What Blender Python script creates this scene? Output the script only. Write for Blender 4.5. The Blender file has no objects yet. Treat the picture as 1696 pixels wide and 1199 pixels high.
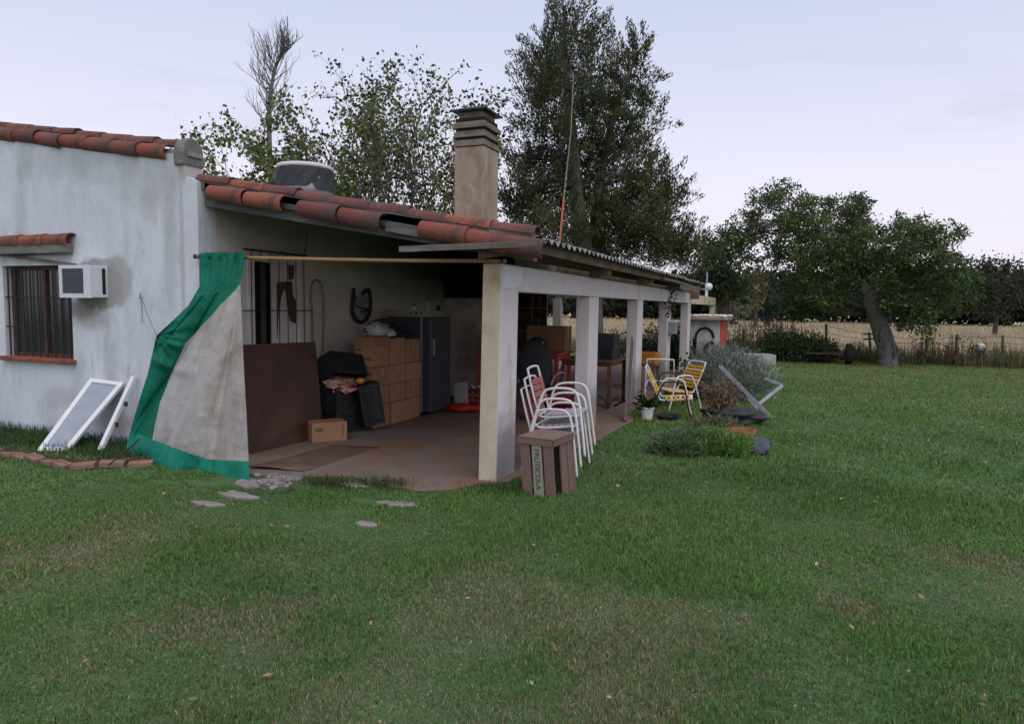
import bpy, bmesh, math, random
import numpy as np
from mathutils import Vector, Matrix, Euler, noise as mnoise
random.seed(7); RNG = np.random.default_rng(7)
R = math.radians
sc = bpy.context.scene
COL = sc.collection

# ------------------------------------------------------------------ camera
W, H, F, EYE = 1696.0, 1199.0, 1150.0, 1.7
ROLL = R(0.8); PITCH = math.atan((599.5 - 507.5) / F); YAW = R(22.25)
FW = Vector((-math.sin(YAW) * math.cos(PITCH), math.cos(YAW) * math.cos(PITCH), -math.sin(PITCH)))
_r0 = Vector((math.cos(YAW), math.sin(YAW), 0)); _u0 = _r0.cross(FW)
RT = _r0 * math.cos(ROLL) + _u0 * math.sin(ROLL); UP = RT.cross(FW)
CAM = Vector((0, 0, EYE))
cd = bpy.data.cameras.new('camera'); cam = bpy.data.objects.new('camera', cd); COL.objects.link(cam)
cd.sensor_fit = 'HORIZONTAL'; cd.sensor_width = 36.0; cd.lens = 36.0 * F / W; cd.clip_end = 3000; cd.clip_start = .05
_m = Matrix((RT, UP, -FW)).transposed().to_4x4(); _m.translation = CAM
cam.matrix_world = _m
sc.camera = cam

# ------------------------------------------------------------------ world, sun, exposure
SUN_EL, SUN_AZ = R(60), R(140)          # azimuth clockwise from +Y
wd = bpy.data.worlds.new('World'); sc.world = wd; wd.use_nodes = True
nt = wd.node_tree; nt.nodes.clear(); N = nt.nodes; L = nt.links
out = N.new('ShaderNodeOutputWorld'); bg = N.new('ShaderNodeBackground'); bg.inputs['Strength'].default_value = 0.1
sky = N.new('ShaderNodeTexSky'); sky.sky_type = 'NISHITA'; sky.sun_disc = False
sky.sun_elevation = R(4); sky.sun_rotation = SUN_AZ; sky.air_density = 1.2; sky.dust_density = 2.5
tc = N.new('ShaderNodeTexCoord')
mp = N.new('ShaderNodeMapping'); mp.inputs['Scale'].default_value = (1.0, 1.6, 5.0); mp.inputs['Rotation'].default_value = (0.12, 0.2, 0.5)
L.new(tc.outputs['Generated'], mp.inputs['Vector'])
nz = N.new('ShaderNodeTexNoise'); nz.inputs['Scale'].default_value = 2.1; nz.inputs['Detail'].default_value = 9; nz.inputs['Roughness'].default_value = .58; nz.inputs['Distortion'].default_value = .5
L.new(mp.outputs['Vector'], nz.inputs['Vector'])
rp = N.new('ShaderNodeValToRGB'); rp.color_ramp.elements[0].position = .53; rp.color_ramp.elements[1].position = .76
L.new(nz.outputs['Fac'], rp.inputs['Fac'])
sep = N.new('ShaderNodeSeparateXYZ'); L.new(tc.outputs['Generated'], sep.inputs[0])
hr = N.new('ShaderNodeValToRGB'); cr = hr.color_ramp
cr.elements[0].position = 0.0; cr.elements[0].color = (8.3, 7.75, 8.7, 1)
cr.elements[1].position = 0.62; cr.elements[1].color = (4.6, 5.1, 6.6, 1)
e = cr.elements.new(0.16); e.color = (7.7, 7.6, 9.0, 1); e = cr.elements.new(0.36); e.color = (5.7, 6.1, 7.9, 1)
L.new(sep.outputs['Z'], hr.inputs['Fac'])
veil = N.new('ShaderNodeMix'); veil.data_type = 'RGBA'; veil.inputs['Factor'].default_value = .86
L.new(sky.outputs['Color'], veil.inputs['A']); L.new(hr.outputs['Color'], veil.inputs['B'])
cl = N.new('ShaderNodeMix'); cl.data_type = 'RGBA'; cl.inputs['B'].default_value = (4.3, 4.5, 5.6, 1)
cf = N.new('ShaderNodeMath'); cf.operation = 'MULTIPLY'; cf.inputs[1].default_value = .5
L.new(rp.outputs['Color'], cf.inputs[0]); L.new(cf.outputs[0], cl.inputs['Factor'])
L.new(veil.outputs['Result'], cl.inputs['A']); L.new(cl.outputs['Result'], bg.inputs['Color']); L.new(bg.outputs['Background'], out.inputs['Surface'])
sl = bpy.data.lights.new('sun', 'SUN'); sl.energy = 1.35; sl.angle = R(60); sl.color = (1, .93, .9)
so = bpy.data.objects.new('sun', sl); COL.objects.link(so)
_sd = Vector((math.sin(SUN_AZ) * math.cos(SUN_EL), math.cos(SUN_AZ) * math.cos(SUN_EL), math.sin(SUN_EL)))
so.rotation_euler = _sd.to_track_quat('Z', 'Y').to_euler(); so.location = (0, 0, 30)
sc.view_settings.view_transform = 'Standard'; sc.view_settings.look = 'None'
sc.view_settings.exposure = 0.34; sc.view_settings.gamma = 1.0; sc.view_settings.use_curve_mapping = False
sc.render.engine = 'CYCLES'
sc.cycles.max_bounces = 8; sc.cycles.transparent_max_bounces = 12; sc.cycles.use_denoising = True

# ------------------------------------------------------------------ pixel helpers (a pixel gives a direction only)
def ray(x, y):
    return (FW * F + RT * (x - 848) - UP * (y - 599.5)).normalized()
def onz(x, y, z=0.0):
    d = ray(x, y); return CAM + d * ((z - EYE) / d.z)
def onX(x, y, X):
    d = ray(x, y); return CAM + d * (X / d.x)
def onY(x, y, Y):
    d = ray(x, y); return CAM + d * (Y / d.y)

# ------------------------------------------------------------------ materials
MATS = {}
def mat(name, col, rough=.85, var=.18, scale=4.0, stain=None, sfac=(.52, .7), sscale=1.6, bump=.25, bscale=45., stretch=(1, 1, 1), metal=0., spec=.3, rnd=.0, attr=None, trans=0., stain2=None, s2fac=(.55, .68), s2scale=5.):
    m = bpy.data.materials.new(name); m.use_nodes = True; t = m.node_tree; n = t.nodes; l = t.links
    b = n['Principled BSDF']; b.inputs['Roughness'].default_value = rough; b.inputs['Metallic'].default_value = metal
    b.inputs['Specular IOR Level'].default_value = spec
    co = n.new('ShaderNodeTexCoord'); ma = n.new('ShaderNodeMapping'); ma.inputs['Scale'].default_value = stretch
    l.new(co.outputs['Object'], ma.inputs['Vector'])
    def nsz(s, det=6., rg=.6):
        q = n.new('ShaderNodeTexNoise'); q.inputs['Scale'].default_value = s; q.inputs['Detail'].default_value = det; q.inputs['Roughness'].default_value = rg
        l.new(ma.outputs['Vector'], q.inputs['Vector']); return q
    if attr:
        at = n.new('ShaderNodeVertexColor'); at.layer_name = attr; cur = at.outputs['Color']
    else:
        rgb = n.new('ShaderNodeRGB'); rgb.outputs[0].default_value = (*col, 1); cur = rgb.outputs[0]
    if var:
        q = nsz(scale); mr = n.new('ShaderNodeMapRange'); mr.inputs['From Min'].default_value = .3; mr.inputs['From Max'].default_value = .7
        mr.inputs['To Min'].default_value = 1 - var; mr.inputs['To Max'].default_value = 1 + var
        l.new(q.outputs['Fac'], mr.inputs['Value'])
        if rnd:
            oi = n.new('ShaderNodeObjectInfo'); mr2 = n.new('ShaderNodeMapRange'); mr2.inputs['To Min'].default_value = 1 - rnd; mr2.inputs['To Max'].default_value = 1 + rnd
            l.new(oi.outputs['Random'], mr2.inputs['Value']); mu = n.new('ShaderNodeMath'); mu.operation = 'MULTIPLY'
            l.new(mr.outputs[0], mu.inputs[0]); l.new(mr2.outputs[0], mu.inputs[1]); fo = mu.outputs[0]
        else: fo = mr.outputs[0]
        vm = n.new('ShaderNodeVectorMath'); vm.operation = 'SCALE'; l.new(cur, vm.inputs[0]); l.new(fo, vm.inputs['Scale']); cur = vm.outputs[0]
    for st, fc, ss in ((stain, sfac, sscale), (stain2, s2fac, s2scale)):
        if st:
            q = nsz(ss, 8., .65); mr = n.new('ShaderNodeMapRange'); mr.inputs['From Min'].default_value = fc[0]; mr.inputs['From Max'].default_value = fc[1]
            l.new(q.outputs['Fac'], mr.inputs['Value'])
            mx = n.new('ShaderNodeMix'); mx.data_type = 'RGBA'; mx.inputs['B'].default_value = (*st, 1)
            l.new(mr.outputs[0], mx.inputs['Factor']); l.new(cur, mx.inputs['A']); cur = mx.outputs['Result']
    l.new(cur, b.inputs['Base Color'])
    if bump:
        q = nsz(bscale, 5.); bp = n.new('ShaderNodeBump'); bp.inputs['Strength'].default_value = bump; bp.inputs['Distance'].default_value = .02
        l.new(q.outputs['Fac'], bp.inputs['Height']); l.new(bp.outputs['Normal'], b.inputs['Normal'])
    if trans:
        tr = n.new('ShaderNodeBsdfTranslucent'); l.new(cur, tr.inputs['Color']); ms = n.new('ShaderNodeMixShader'); ms.inputs[0].default_value = trans
        l.new(b.outputs[0], ms.inputs[1]); l.new(tr.outputs[0], ms.inputs[2]); l.new(ms.outputs[0], n['Material Output'].inputs['Surface'])
    MATS[name] = m; return m

mat('whitewash', (.60, .655, .72), .9, .10, 1.6, stain=(.36, .38, .40), sfac=(.50, .78), sscale=1.9, stretch=(1, 1, .38), bump=.6, bscale=14, stain2=(.42, .41, .40), s2fac=(.58, .75), s2scale=5)
mat('porch_plaster', (.60, .58, .55), .9, .09, 1.2, stain=(.30, .29, .27), sfac=(.55, .8), sscale=1.1, bump=.3, bscale=14)
mat('pillar_paint', (.66, .615, .63), .9, .08, 2.2, stain=(.38, .34, .28), sfac=(.54, .74), sscale=2.2, bump=.45, bscale=22, stretch=(1, 1, .55), stain2=(.16, .15, .14), s2fac=(.66, .8), s2scale=3)
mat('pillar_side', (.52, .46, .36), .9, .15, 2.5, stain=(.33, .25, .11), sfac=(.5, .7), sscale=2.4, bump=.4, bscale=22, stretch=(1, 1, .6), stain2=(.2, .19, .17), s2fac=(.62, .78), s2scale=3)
mat('cement', (.26, .25, .245), .95, .16, 6, bump=.5, bscale=40, stain=(.38, .38, .38), sfac=(.56, .75), sscale=5)
mat('cement_pale', (.44, .44, .43), .95, .12, 6, bump=.4, bscale=40)
mat('mould', (.17, .165, .15), .95, .25, 6, bump=.4, bscale=40, stain=(.32, .31, .29), sfac=(.5, .7), sscale=5)
mat('terracotta_tile', (.185, .060, .050), .85, .22, 7, stain=(.075, .055, .05), sfac=(.46, .70), sscale=3.5, bump=.35, bscale=30, rnd=.22, stain2=(.20, .13, .11), s2fac=(.6, .75), s2scale=9)
mat('terracotta_bright', (.265, .080, .050), .85, .2, 7, stain=(.085, .055, .048), sfac=(.48, .70), sscale=4.0, bump=.3, bscale=30, rnd=.2, stain2=(.24, .14, .10), s2fac=(.6, .75), s2scale=9)
mat('grey_wood', (.095, .105, .10), .9, .3, 9, stain=(.20, .20, .19), sfac=(.57, .75), sscale=6, bump=.4, bscale=25, stretch=(.25, 3, 3))
mat('brown_timber', (.20, .145, .11), .9, .3, 6, bump=.3, bscale=25, stain=(.09, .07, .06), sfac=(.5, .7), sscale=4)
mat('weathered_plank', (.14, .118, .112), .9, .3, 9, stain=(.26, .24, .245), sfac=(.55, .72), sscale=6, bump=.4, bscale=25, stretch=(.25, 3, 3))
mat('fibre_cement', (.27, .27, .27), .95, .25, 5, stain=(.08, .08, .075), sfac=(.46, .66), sscale=5, bump=.4, bscale=40)
mat('chimney_render', (.34, .27, .205), .95, .16, 3, stain=(.20, .135, .085), sfac=(.48, .7), sscale=2.3, bump=.5, bscale=24, stretch=(1, 1, .5), stain2=(.42, .40, .40), s2fac=(.58, .72), s2scale=2.6)
mat('chimney_slab', (.17, .14, .115), .95, .2, 5, stain=(.09, .075, .065), sfac=(.5, .7), sscale=4, bump=.4, bscale=30)
mat('black_metal', (.022, .023, .026), .5, .3, 5, bump=.1, spec=.4)
mat('floor_concrete', (.175, .135, .115), .75, .16, 2.2, stain=(.205, .10, .05), sfac=(.46, .62), sscale=.75, bump=.2, bscale=22, stain2=(.10, .08, .07), s2fac=(.58, .74), s2scale=2.2, spec=.35)
mat('rubble', (.24, .215, .205), .95, .2, 9, bump=.5, bscale=30, rnd=.2)
mat('brick', (.27, .135, .09), .95, .25, 9, stain=(.22, .21, .18), sfac=(.48, .66), sscale=8, bump=.5, bscale=40, rnd=.25)
mat('air_white', (.62, .66, .72), .5, .05, 6, stain=(.4, .41, .42), sfac=(.62, .78), sscale=6, bump=0)
mat('air_grille', (.085, .105, .125), .5, .2, 20, bump=0, stain=(.35, .37, .38), sfac=(.70, .74), sscale=13)
mat('dark_void', (.02, .02, .02), .9, 0, bump=0)
mat('window_dark', (.03, .028, .028), .15, .2, 3, bump=0, spec=.5)
mat('peeling_white', (.64, .63, .63), .8, .1, 5, bump=.2, bscale=30)
mat('bare_wood', (.085, .068, .055), .9, .2, 8, bump=.3)
mat('brown_wood', (.10, .05, .04), .8, .3, 8, bump=.2)
mat('iron', (.035, .033, .033), .7, .3, 12, bump=.1)
mat('hardboard', (.058, .032, .026), .65, .2, 2.6, stain=(.10, .05, .032), sfac=(.5, .75), sscale=2.2, bump=.05, spec=.3)
mat('hardboard_floor', (.12, .08, .062), .6, .22, 3, stain=(.19, .15, .125), sfac=(.52, .75), sscale=4.5, bump=.1)
mat('cardboard', (.30, .165, .095), .85, .12, 4, bump=.08, bscale=30, rnd=.14)
mat('cardboard_dark', (.20, .11, .06), .85, .12, 4, bump=.08, rnd=.1)
mat('ink', (.055, .04, .035), .8, 0, bump=0)
mat('green_ink', (.10, .12, .05), .8, 0, bump=0)
mat('tape', (.33, .22, .14), .35, .1, 6, bump=0)
mat('black_plastic', (.012, .014, .017), .4, .2, 10, bump=.05, spec=.5)
mat('pole_wood', (.33, .205, .095), .6, .25, 10, stretch=(.3, 3, 3), bump=.15)
def mcloth(name, col, trans, alpha, stn=None):
    m = mat(name, col, .7, .14, 3, stain=stn, sfac=(.44, .72), sscale=2.4, stretch=(1.6, 1.6, .6), bump=.15, bscale=60, spec=.25)
    t = m.node_tree; n = t.nodes; l = t.links; b = n['Principled BSDF']
    src = b.inputs['Base Color'].links[0].from_socket
    tr = n.new('ShaderNodeBsdfTranslucent'); l.new(src, tr.inputs['Color'])
    ms = n.new('ShaderNodeMixShader'); ms.inputs[0].default_value = trans; l.new(b.outputs[0], ms.inputs[1]); l.new(tr.outputs[0], ms.inputs[2])
    o = ms.outputs[0]
    if alpha < 1:
        tp = n.new('ShaderNodeBsdfTransparent'); m2 = n.new('ShaderNodeMixShader'); m2.inputs[0].default_value = alpha
        l.new(tp.outputs[0], m2.inputs[1]); l.new(o, m2.inputs[2]); o = m2.outputs[0]
    l.new(o, n['Material Output'].inputs['Surface'])
mcloth('green_tarp', (.006, .185, .118), .25, 1.0, (.005, .12, .075))
mcloth('sheer_cloth', (.74, .715, .69), .42, .70, (.52, .455, .38))  # streaked stain tone also stands in for fold shading
mcloth('green_hem', (.012, .26, .175), .25, 1.0, (.03, .36, .26))
mat('mesh_screen', (.30, .34, .40), .8, .1, 6, bump=.1)
mat('white_paint', (.70, .71, .73), .55, .06, 8, stain=(.42, .40, .38), sfac=(.64, .78), sscale=9, bump=.1)
mat('red_slat', (.34, .12, .092), .6, .15, 8, bump=.1, stain=(.45, .25, .2), sfac=(.6, .75), sscale=8)
mat('pale_slat', (.42, .42, .43), .6, .15, 8, bump=.1)
mat('crate_wood', (.20, .135, .115), .9, .2, 6, stain=(.15, .10, .085), sfac=(.5, .7), sscale=6, bump=.3, bscale=40, stretch=(3, 3, .5), rnd=.16)
mat('crate_green', (.26, .27, .215), .9, .15, 6, bump=.3, bscale=40)
mat('stencil_green', (.055, .075, .06), .9, 0, bump=0)
mat('fridge_blue', (.034, .042, .056), .4, .12, 3, bump=.03, spec=.4)
mat('trim_grey', (.32, .33, .34), .35, .1, 5, bump=0, metal=.4)
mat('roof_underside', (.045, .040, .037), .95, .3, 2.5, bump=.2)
mat('table_brown', (.14, .065, .032), .6, .25, 6, bump=.1)
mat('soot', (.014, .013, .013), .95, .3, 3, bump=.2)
mat('hearth_white', (.42, .41, .39), .9, .1, 2, stain=(.12, .11, .10), sfac=(.5, .75), sscale=1.5, bump=.2)
mat('red_plastic', (.36, .02, .018), .5, .15, 5, bump=.05)
mat('red_wood', (.33, .055, .03), .6, .2, 6, bump=.1)
mat('orange_plastic', (.55, .22, .02), .45, .1, 5, bump=0)
mat('yellow_strap', (.62, .33, .03), .5, .12, 9, bump=.05)
mat('yellow_strap_pale', (.66, .50, .25), .5, .12, 9, bump=.05)
mat('rust', (.06, .032, .027), .85, .3, 12, bump=.2)
mat('orange_rust', (.42, .13, .06), .8, .25, 9, bump=.1)
mat('mast_grey', (.22, .20, .19), .7, .2, 6, bump=.1)
mat('galvanised', (.30, .32, .36), .45, .2, 9, bump=.05, metal=.3)
mat('dark_tarp', (.028, .030, .036), .6, .3, 6, bump=.2)
mat('glass', (.55, .57, .55), .15, .05, 4, bump=0, spec=.6)
mat('bag_white', (.40, .39, .40), .6, .2, 7, bump=.3, bscale=14)
mat('cloth_pink', (.42, .26, .22), .9, .2, 12, stain=(.24, .05, .05), sfac=(.52, .6), sscale=9, bump=.2)
mat('hose', (.24, .20, .14), .6, .2, 9, bump=0)
mat('rubber', (.016, .016, .017), .8, .2, 12, bump=.2)
mat('rubber_blue', (.02, .028, .045), .6, .2, 12, bump=.1)
mat('leather_pale', (.34, .33, .33), .8, .25, 14, bump=.3)
mat('tank_white', (.66, .64, .62), .5, .05, 5, bump=0)
mat('tank_cover', (.035, .038, .045), .6, .25, 6, bump=.2, bscale=14)
mat('clay_pot', (.36, .13, .075), .85, .15, 6, bump=.2)
mat('stone_blue', (.09, .10, .125), .9, .2, 6, bump=.5, bscale=14)
mat('red_door', (.52, .085, .06), .6, .12, 4, bump=.05)
mat('oven_wall', (.42, .41, .41), .95, .16, 3, stain=(.19, .175, .165), sfac=(.46, .66), sscale=1.7, bump=.4, bscale=20)
mat('trough_concrete', (.40, .38, .40), .9, .14, 4, bump=.3)
mat('post_wood', (.12, .095, .075), .95, .25, 6, bump=.4, stretch=(3, 3, .5))
mat('bark_grey', (.16, .15, .145), .95, .35, 5, stain=(.03, .028, .026), sfac=(.52, .62), sscale=2.4, bump=.9, bscale=12, stretch=(2, 2, .5))
mat('bark_dark', (.075, .065, .055), .95, .3, 5, bump=.6, bscale=16, stretch=(2, 2, .5))
mat('bark_pale', (.17, .155, .14), .95, .25, 5, bump=.5, bscale=16)
mat('leaf', (.06, .09, .03), .6, 0, bump=0, attr='tint', trans=.28, spec=.25)
mat('blade', (.06, .09, .03), .7, 0, bump=0, attr='tint', trans=.22, spec=.2)
mat('soil_turf', (.072, .135, .045), 1., .25, 6, stain=(.17, .15, .085), sfac=(.54, .74), sscale=.55, bump=.8, bscale=30, stain2=(.065, .125, .05), s2fac=(.45, .6), s2scale=1.2)
mat('dry_field', (.38, .31, .205), 1., .16, .6, stain=(.32, .26, .16), sfac=(.5, .7), sscale=.08, bump=.6, bscale=6, stain2=(.40, .33, .20), s2fac=(.55, .7), s2scale=.3)
mat('bed_soil', (.07, .06, .04), 1., .25, 6, bump=.8, bscale=20)

def masks(matname, items, origin, nscale=3.2):
    """soft-edged stains, patches and painted shade: (centre, radii, colour, edge, ragged, strength)"""
    t = MATS[matname].node_tree; n = t.nodes; l = t.links; b = n['Principled BSDF']; cur = b.inputs['Base Color'].links[0].from_socket
    co = n.new('ShaderNodeTexCoord'); q = n.new('ShaderNodeTexNoise'); q.inputs['Scale'].default_value = nscale; q.inputs['Detail'].default_value = 7; q.inputs['Roughness'].default_value = .62
    l.new(co.outputs['Object'], q.inputs['Vector'])
    for c, r, col, edge, rag, st in items:
        a = n.new('ShaderNodeVectorMath'); a.operation = 'SUBTRACT'; a.inputs[1].default_value = tuple(Vector(c) - Vector(origin)); l.new(co.outputs['Object'], a.inputs[0])
        d = n.new('ShaderNodeVectorMath'); d.operation = 'DIVIDE'; d.inputs[1].default_value = r; l.new(a.outputs[0], d.inputs[0])
        e = n.new('ShaderNodeVectorMath'); e.operation = 'LENGTH'; l.new(d.outputs[0], e.inputs[0])
        f = n.new('ShaderNodeMath'); f.operation = 'MULTIPLY_ADD'; f.inputs[1].default_value = rag; l.new(q.outputs['Fac'], f.inputs[0]); l.new(e.outputs['Value'], f.inputs[2])
        m = n.new('ShaderNodeMapRange'); m.inputs['From Min'].default_value = 1 + rag * .5 + edge; m.inputs['From Max'].default_value = 1 + rag * .5 - edge; m.inputs['To Max'].default_value = st
        l.new(f.outputs[0], m.inputs['Value'])
        x = n.new('ShaderNodeMix'); x.data_type = 'RGBA'; x.inputs['B'].default_value = (*col, 1); l.new(m.outputs[0], x.inputs['Factor']); l.new(cur, x.inputs['A']); cur = x.outputs['Result']
    l.new(cur, b.inputs['Base Color'])

# ------------------------------------------------------------------ objects
def tag(o, label=None, cat=None, group=None, kind=None):
    if label: o['label'] = label
    if cat: o['category'] = cat
    if group: o['group'] = group
    if kind: o['kind'] = kind
    return o
def thing(name, loc, label, cat, group=None, rz=0):
    o = bpy.data.objects.new(name, None); COL.objects.link(o); o.location = loc; o.rotation_euler = (0, 0, rz)
    o.empty_display_size = .1
    return tag(o, label, cat, group)
def link(name, me, parent=None, matn=None, M=None):
    if matn and not me.materials: me.materials.append(MATS[matn])
    o = bpy.data.objects.new(name, me); COL.objects.link(o)
    if parent: o.parent = parent
    if M is not None: o.matrix_local = M
    return o
class MB:
    """collects shapes; build() links them as ONE mesh object. Coordinates are those of the thing unless world=True"""
    def __init__(s): s.v = []; s.f = []
    def add(s, vs, fs, M=None):
        b = len(s.v)
        for p in vs:
            p = Vector(p); s.v.append(M @ p if M is not None else p)
        s.f += [tuple(i + b for i in f) for f in fs]; return s
    def box(s, lo, hi, M=None):
        x0, y0, z0 = lo; x1, y1, z1 = hi
        return s.add([(x0, y0, z0), (x1, y0, z0), (x1, y1, z0), (x0, y1, z0), (x0, y0, z1), (x1, y0, z1), (x1, y1, z1), (x0, y1, z1)],
                     [(0, 3, 2, 1), (4, 5, 6, 7), (0, 1, 5, 4), (1, 2, 6, 5), (2, 3, 7, 6), (3, 0, 4, 7)], M)
    def bar(s, a, b, w, h, up=(0, 0, 1)):
        a = Vector(a); b = Vector(b); d = b - a; l = d.length; d.normalize(); u = Vector(up)
        if abs(d.dot(u)) > .98: u = Vector((0, 1, 0))
        r = d.cross(u).normalized(); u = r.cross(d)
        M = Matrix((d, r, u)).transposed().to_4x4(); M.translation = a
        return s.box((0, -w / 2, -h / 2), (l, w / 2, h / 2), M)
    def tube(s, pts, rad, n=8, cap=True, closed=False):
        pts = [Vector(p) for p in pts]; m = len(pts)
        rads = rad if isinstance(rad, (list, tuple)) else [rad] * m
        b = len(s.v); prev = None
        for i, p in enumerate(pts):
            if closed: t = pts[(i + 1) % m] - pts[i - 1]
            else: t = pts[min(i + 1, m - 1)] - pts[max(i - 1, 0)]
            t.normalize()
            if prev is None:
                a = Vector((0, 0, 1)) if abs(t.z) < .9 else Vector((1, 0, 0))
                r = t.cross(a).normalized()
            else:
                r = prev - t * prev.dot(t)
                r = r.normalized() if r.length > 1e-6 else t.orthogonal().normalized()
            prev = r; u = t.cross(r)
            for k in range(n):
                a = 2 * math.pi * k / n; s.v.append(p + (r * math.cos(a) + u * math.sin(a)) * rads[i])
        for i in range(m if closed else m - 1):
            j = (i + 1) % m
            for k in range(n):
                k2 = (k + 1) % n; s.f.append((b + i * n + k, b + i * n + k2, b + j * n + k2, b + j * n + k))
        if cap and not closed:
            s.f.append(tuple(b + k for k in range(n))[::-1]); s.f.append(tuple(b + (m - 1) * n + k for k in range(n)))
        return s
    def lathe(s, prof, n=24, c=(0, 0, 0), M=None):
        vs = []; fs = []; m = len(prof)
        for i, (r, z) in enumerate(prof):
            for k in range(n):
                a = 2 * math.pi * k / n; vs.append((c[0] + r * math.cos(a), c[1] + r * math.sin(a), c[2] + z))
        for i in range(m - 1):
            for k in range(n):
                k2 = (k + 1) % n; fs.append((i * n + k, i * n + k2, (i + 1) * n + k2, (i + 1) * n + k))
        if prof[0][0] > 1e-4: fs.append(tuple(range(n))[::-1])
        if prof[-1][0] > 1e-4: fs.append(tuple((m - 1) * n + k for k in range(n)))
        return s.add(vs, fs, M)
    def prism(s, poly, axis, a, b):
        """extrude a polygon given in the two other axes along axis (0 x, 1 y, 2 z) from a to b"""
        n = len(poly); vs = []
        for t in (a, b):
            for p in poly:
                q = list(p); q.insert(axis, t); vs.append(tuple(q))
        fs = [tuple(range(n)), tuple(range(n, 2 * n))[::-1]] + [(i, i + n, (i + 1) % n + n, (i + 1) % n) for i in range(n)]
        return s.add(vs, fs)
    def mesh(s, name, matn=None, smooth=False):
        me = bpy.data.meshes.new(name); me.from_pydata([tuple(p) for p in s.v], [], s.f); me.update()
        bm = bmesh.new(); bm.from_mesh(me); bmesh.ops.recalc_face_normals(bm, faces=bm.faces); bm.to_mesh(me); bm.free()
        if smooth: me.shade_smooth()
        if matn: me.materials.append(MATS[matn])
        return me
    def build(s, name, matn, parent=None, world=False, smooth=False, bevel=0, seg=2):
        if world and parent is not None:
            Mi = (Matrix.Translation(parent.location) @ parent.rotation_euler.to_matrix().to_4x4()).inverted()
            p = parent.parent
            if p is not None:
                Mi = ((Matrix.Translation(p.location) @ p.rotation_euler.to_matrix().to_4x4()) @ (Matrix.Translation(parent.location) @ parent.rotation_euler.to_matrix().to_4x4())).inverted()
            s.v = [Mi @ q for q in s.v]
        o = link(name, s.mesh(name, matn, smooth), parent)
        if bevel:
            b = o.modifiers.new('bevel', 'BEVEL'); b.width = bevel; b.segments = seg; b.limit_method = 'ANGLE'
        return o
def arc(c, r, a0, a1, n, plane='xz', r2=None):
    r2 = r if r2 is None else r2; ps = []
    for i in range(n + 1):
        a = a0 + (a1 - a0) * i / n; u = r * math.cos(a); v = r2 * math.sin(a)
        ps.append((c[0] + u, c[1], c[2] + v) if plane == 'xz' else (c[0], c[1] + u, c[2] + v) if plane == 'yz' else (c[0] + u, c[1] + v, c[2]))
    return ps
def smooth_path(pts, k=5):
    pts = [Vector(p) for p in pts]; o = []
    for i in range(len(pts) - 1):
        p0 = pts[max(i - 1, 0)]; p1 = pts[i]; p2 = pts[i + 1]; p3 = pts[min(i + 2, len(pts) - 1)]
        for j in range(k):
            t = j / k
            o.append(.5 * ((2 * p1) + (p2 - p0) * t + (2 * p0 - 5 * p1 + 4 * p2 - p3) * t * t + (3 * p1 - p0 - 3 * p2 + p3) * t ** 3))
    return o + [pts[-1]]
def lump(name, matn, parent, c, rad, seed=0, amp=.25, sub=3, freq=2.2, flat=None):
    bm = bmesh.new(); bmesh.ops.create_icosphere(bm, subdivisions=sub, radius=1)
    for v in bm.verts:
        d = v.co.normalized(); f = 1 + amp * mnoise.fractal(d * freq + Vector((seed * 7.1, seed * 3.3, 0)), 1, 2, 4)
        p = Vector((d.x * rad[0] * f, d.y * rad[1] * f, d.z * rad[2] * f))
        if flat is not None: p.z = max(p.z, flat)
        v.co = p + Vector(c)
    me = bpy.data.meshes.new(name); bm.to_mesh(me); bm.free(); me.shade_smooth()
    return link(name, me, parent, matn)
def text_mesh(s, size, matn, name, parent, M, align='CENTER', sx=1.):
    cu = bpy.data.curves.new(name, 'FONT'); cu.body = s; cu.size = size; cu.extrude = .0015; cu.align_x = align; cu.align_y = 'CENTER'
    tmp = bpy.data.objects.new('tmp', cu); COL.objects.link(tmp); dg = bpy.context.evaluated_depsgraph_get()
    me = bpy.data.meshes.new_from_object(tmp.evaluated_get(dg)); bpy.data.objects.remove(tmp); me.name = name
    me.materials.clear(); me.materials.append(MATS[matn])
    o = link(name, me, parent); o.matrix_local = M @ Matrix.Diagonal((sx, 1, 1, 1)); return o
def axes(x, y, z, t):
    M = Matrix((Vector(x), Vector(y), Vector(z))).transposed().to_4x4(); M.translation = Vector(t); return M

# numpy meshes with a tint per vertex ---------------------------------------------------
def np_mesh(name, V, Fq, tint, matn, parent=None, smooth=False):
    V = np.asarray(V, np.float32); Fq = np.asarray(Fq, np.int32); k = Fq.shape[1]
    me = bpy.data.meshes.new(name); me.vertices.add(len(V)); me.vertices.foreach_set('co', V.ravel())
    me.loops.add(Fq.size); me.loops.foreach_set('vertex_index', Fq.ravel())
    me.polygons.add(len(Fq)); me.polygons.foreach_set('loop_start', np.arange(0, Fq.size, k, dtype=np.int32))
    me.polygons.foreach_set('loop_total', np.full(len(Fq), k, np.int32))
    me.update(calc_edges=True); me.validate()
    ca = me.color_attributes.new('tint', 'FLOAT_COLOR', 'POINT')
    c = np.ones((len(V), 4), np.float32); c[:, :3] = tint; ca.data.foreach_set('color', c.ravel())
    me.materials.append(MATS[matn])
    o = bpy.data.objects.new(name, me); COL.objects.link(o)
    if parent: o.parent = parent
    return o
_P = RNG.random((257, 257))
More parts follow.
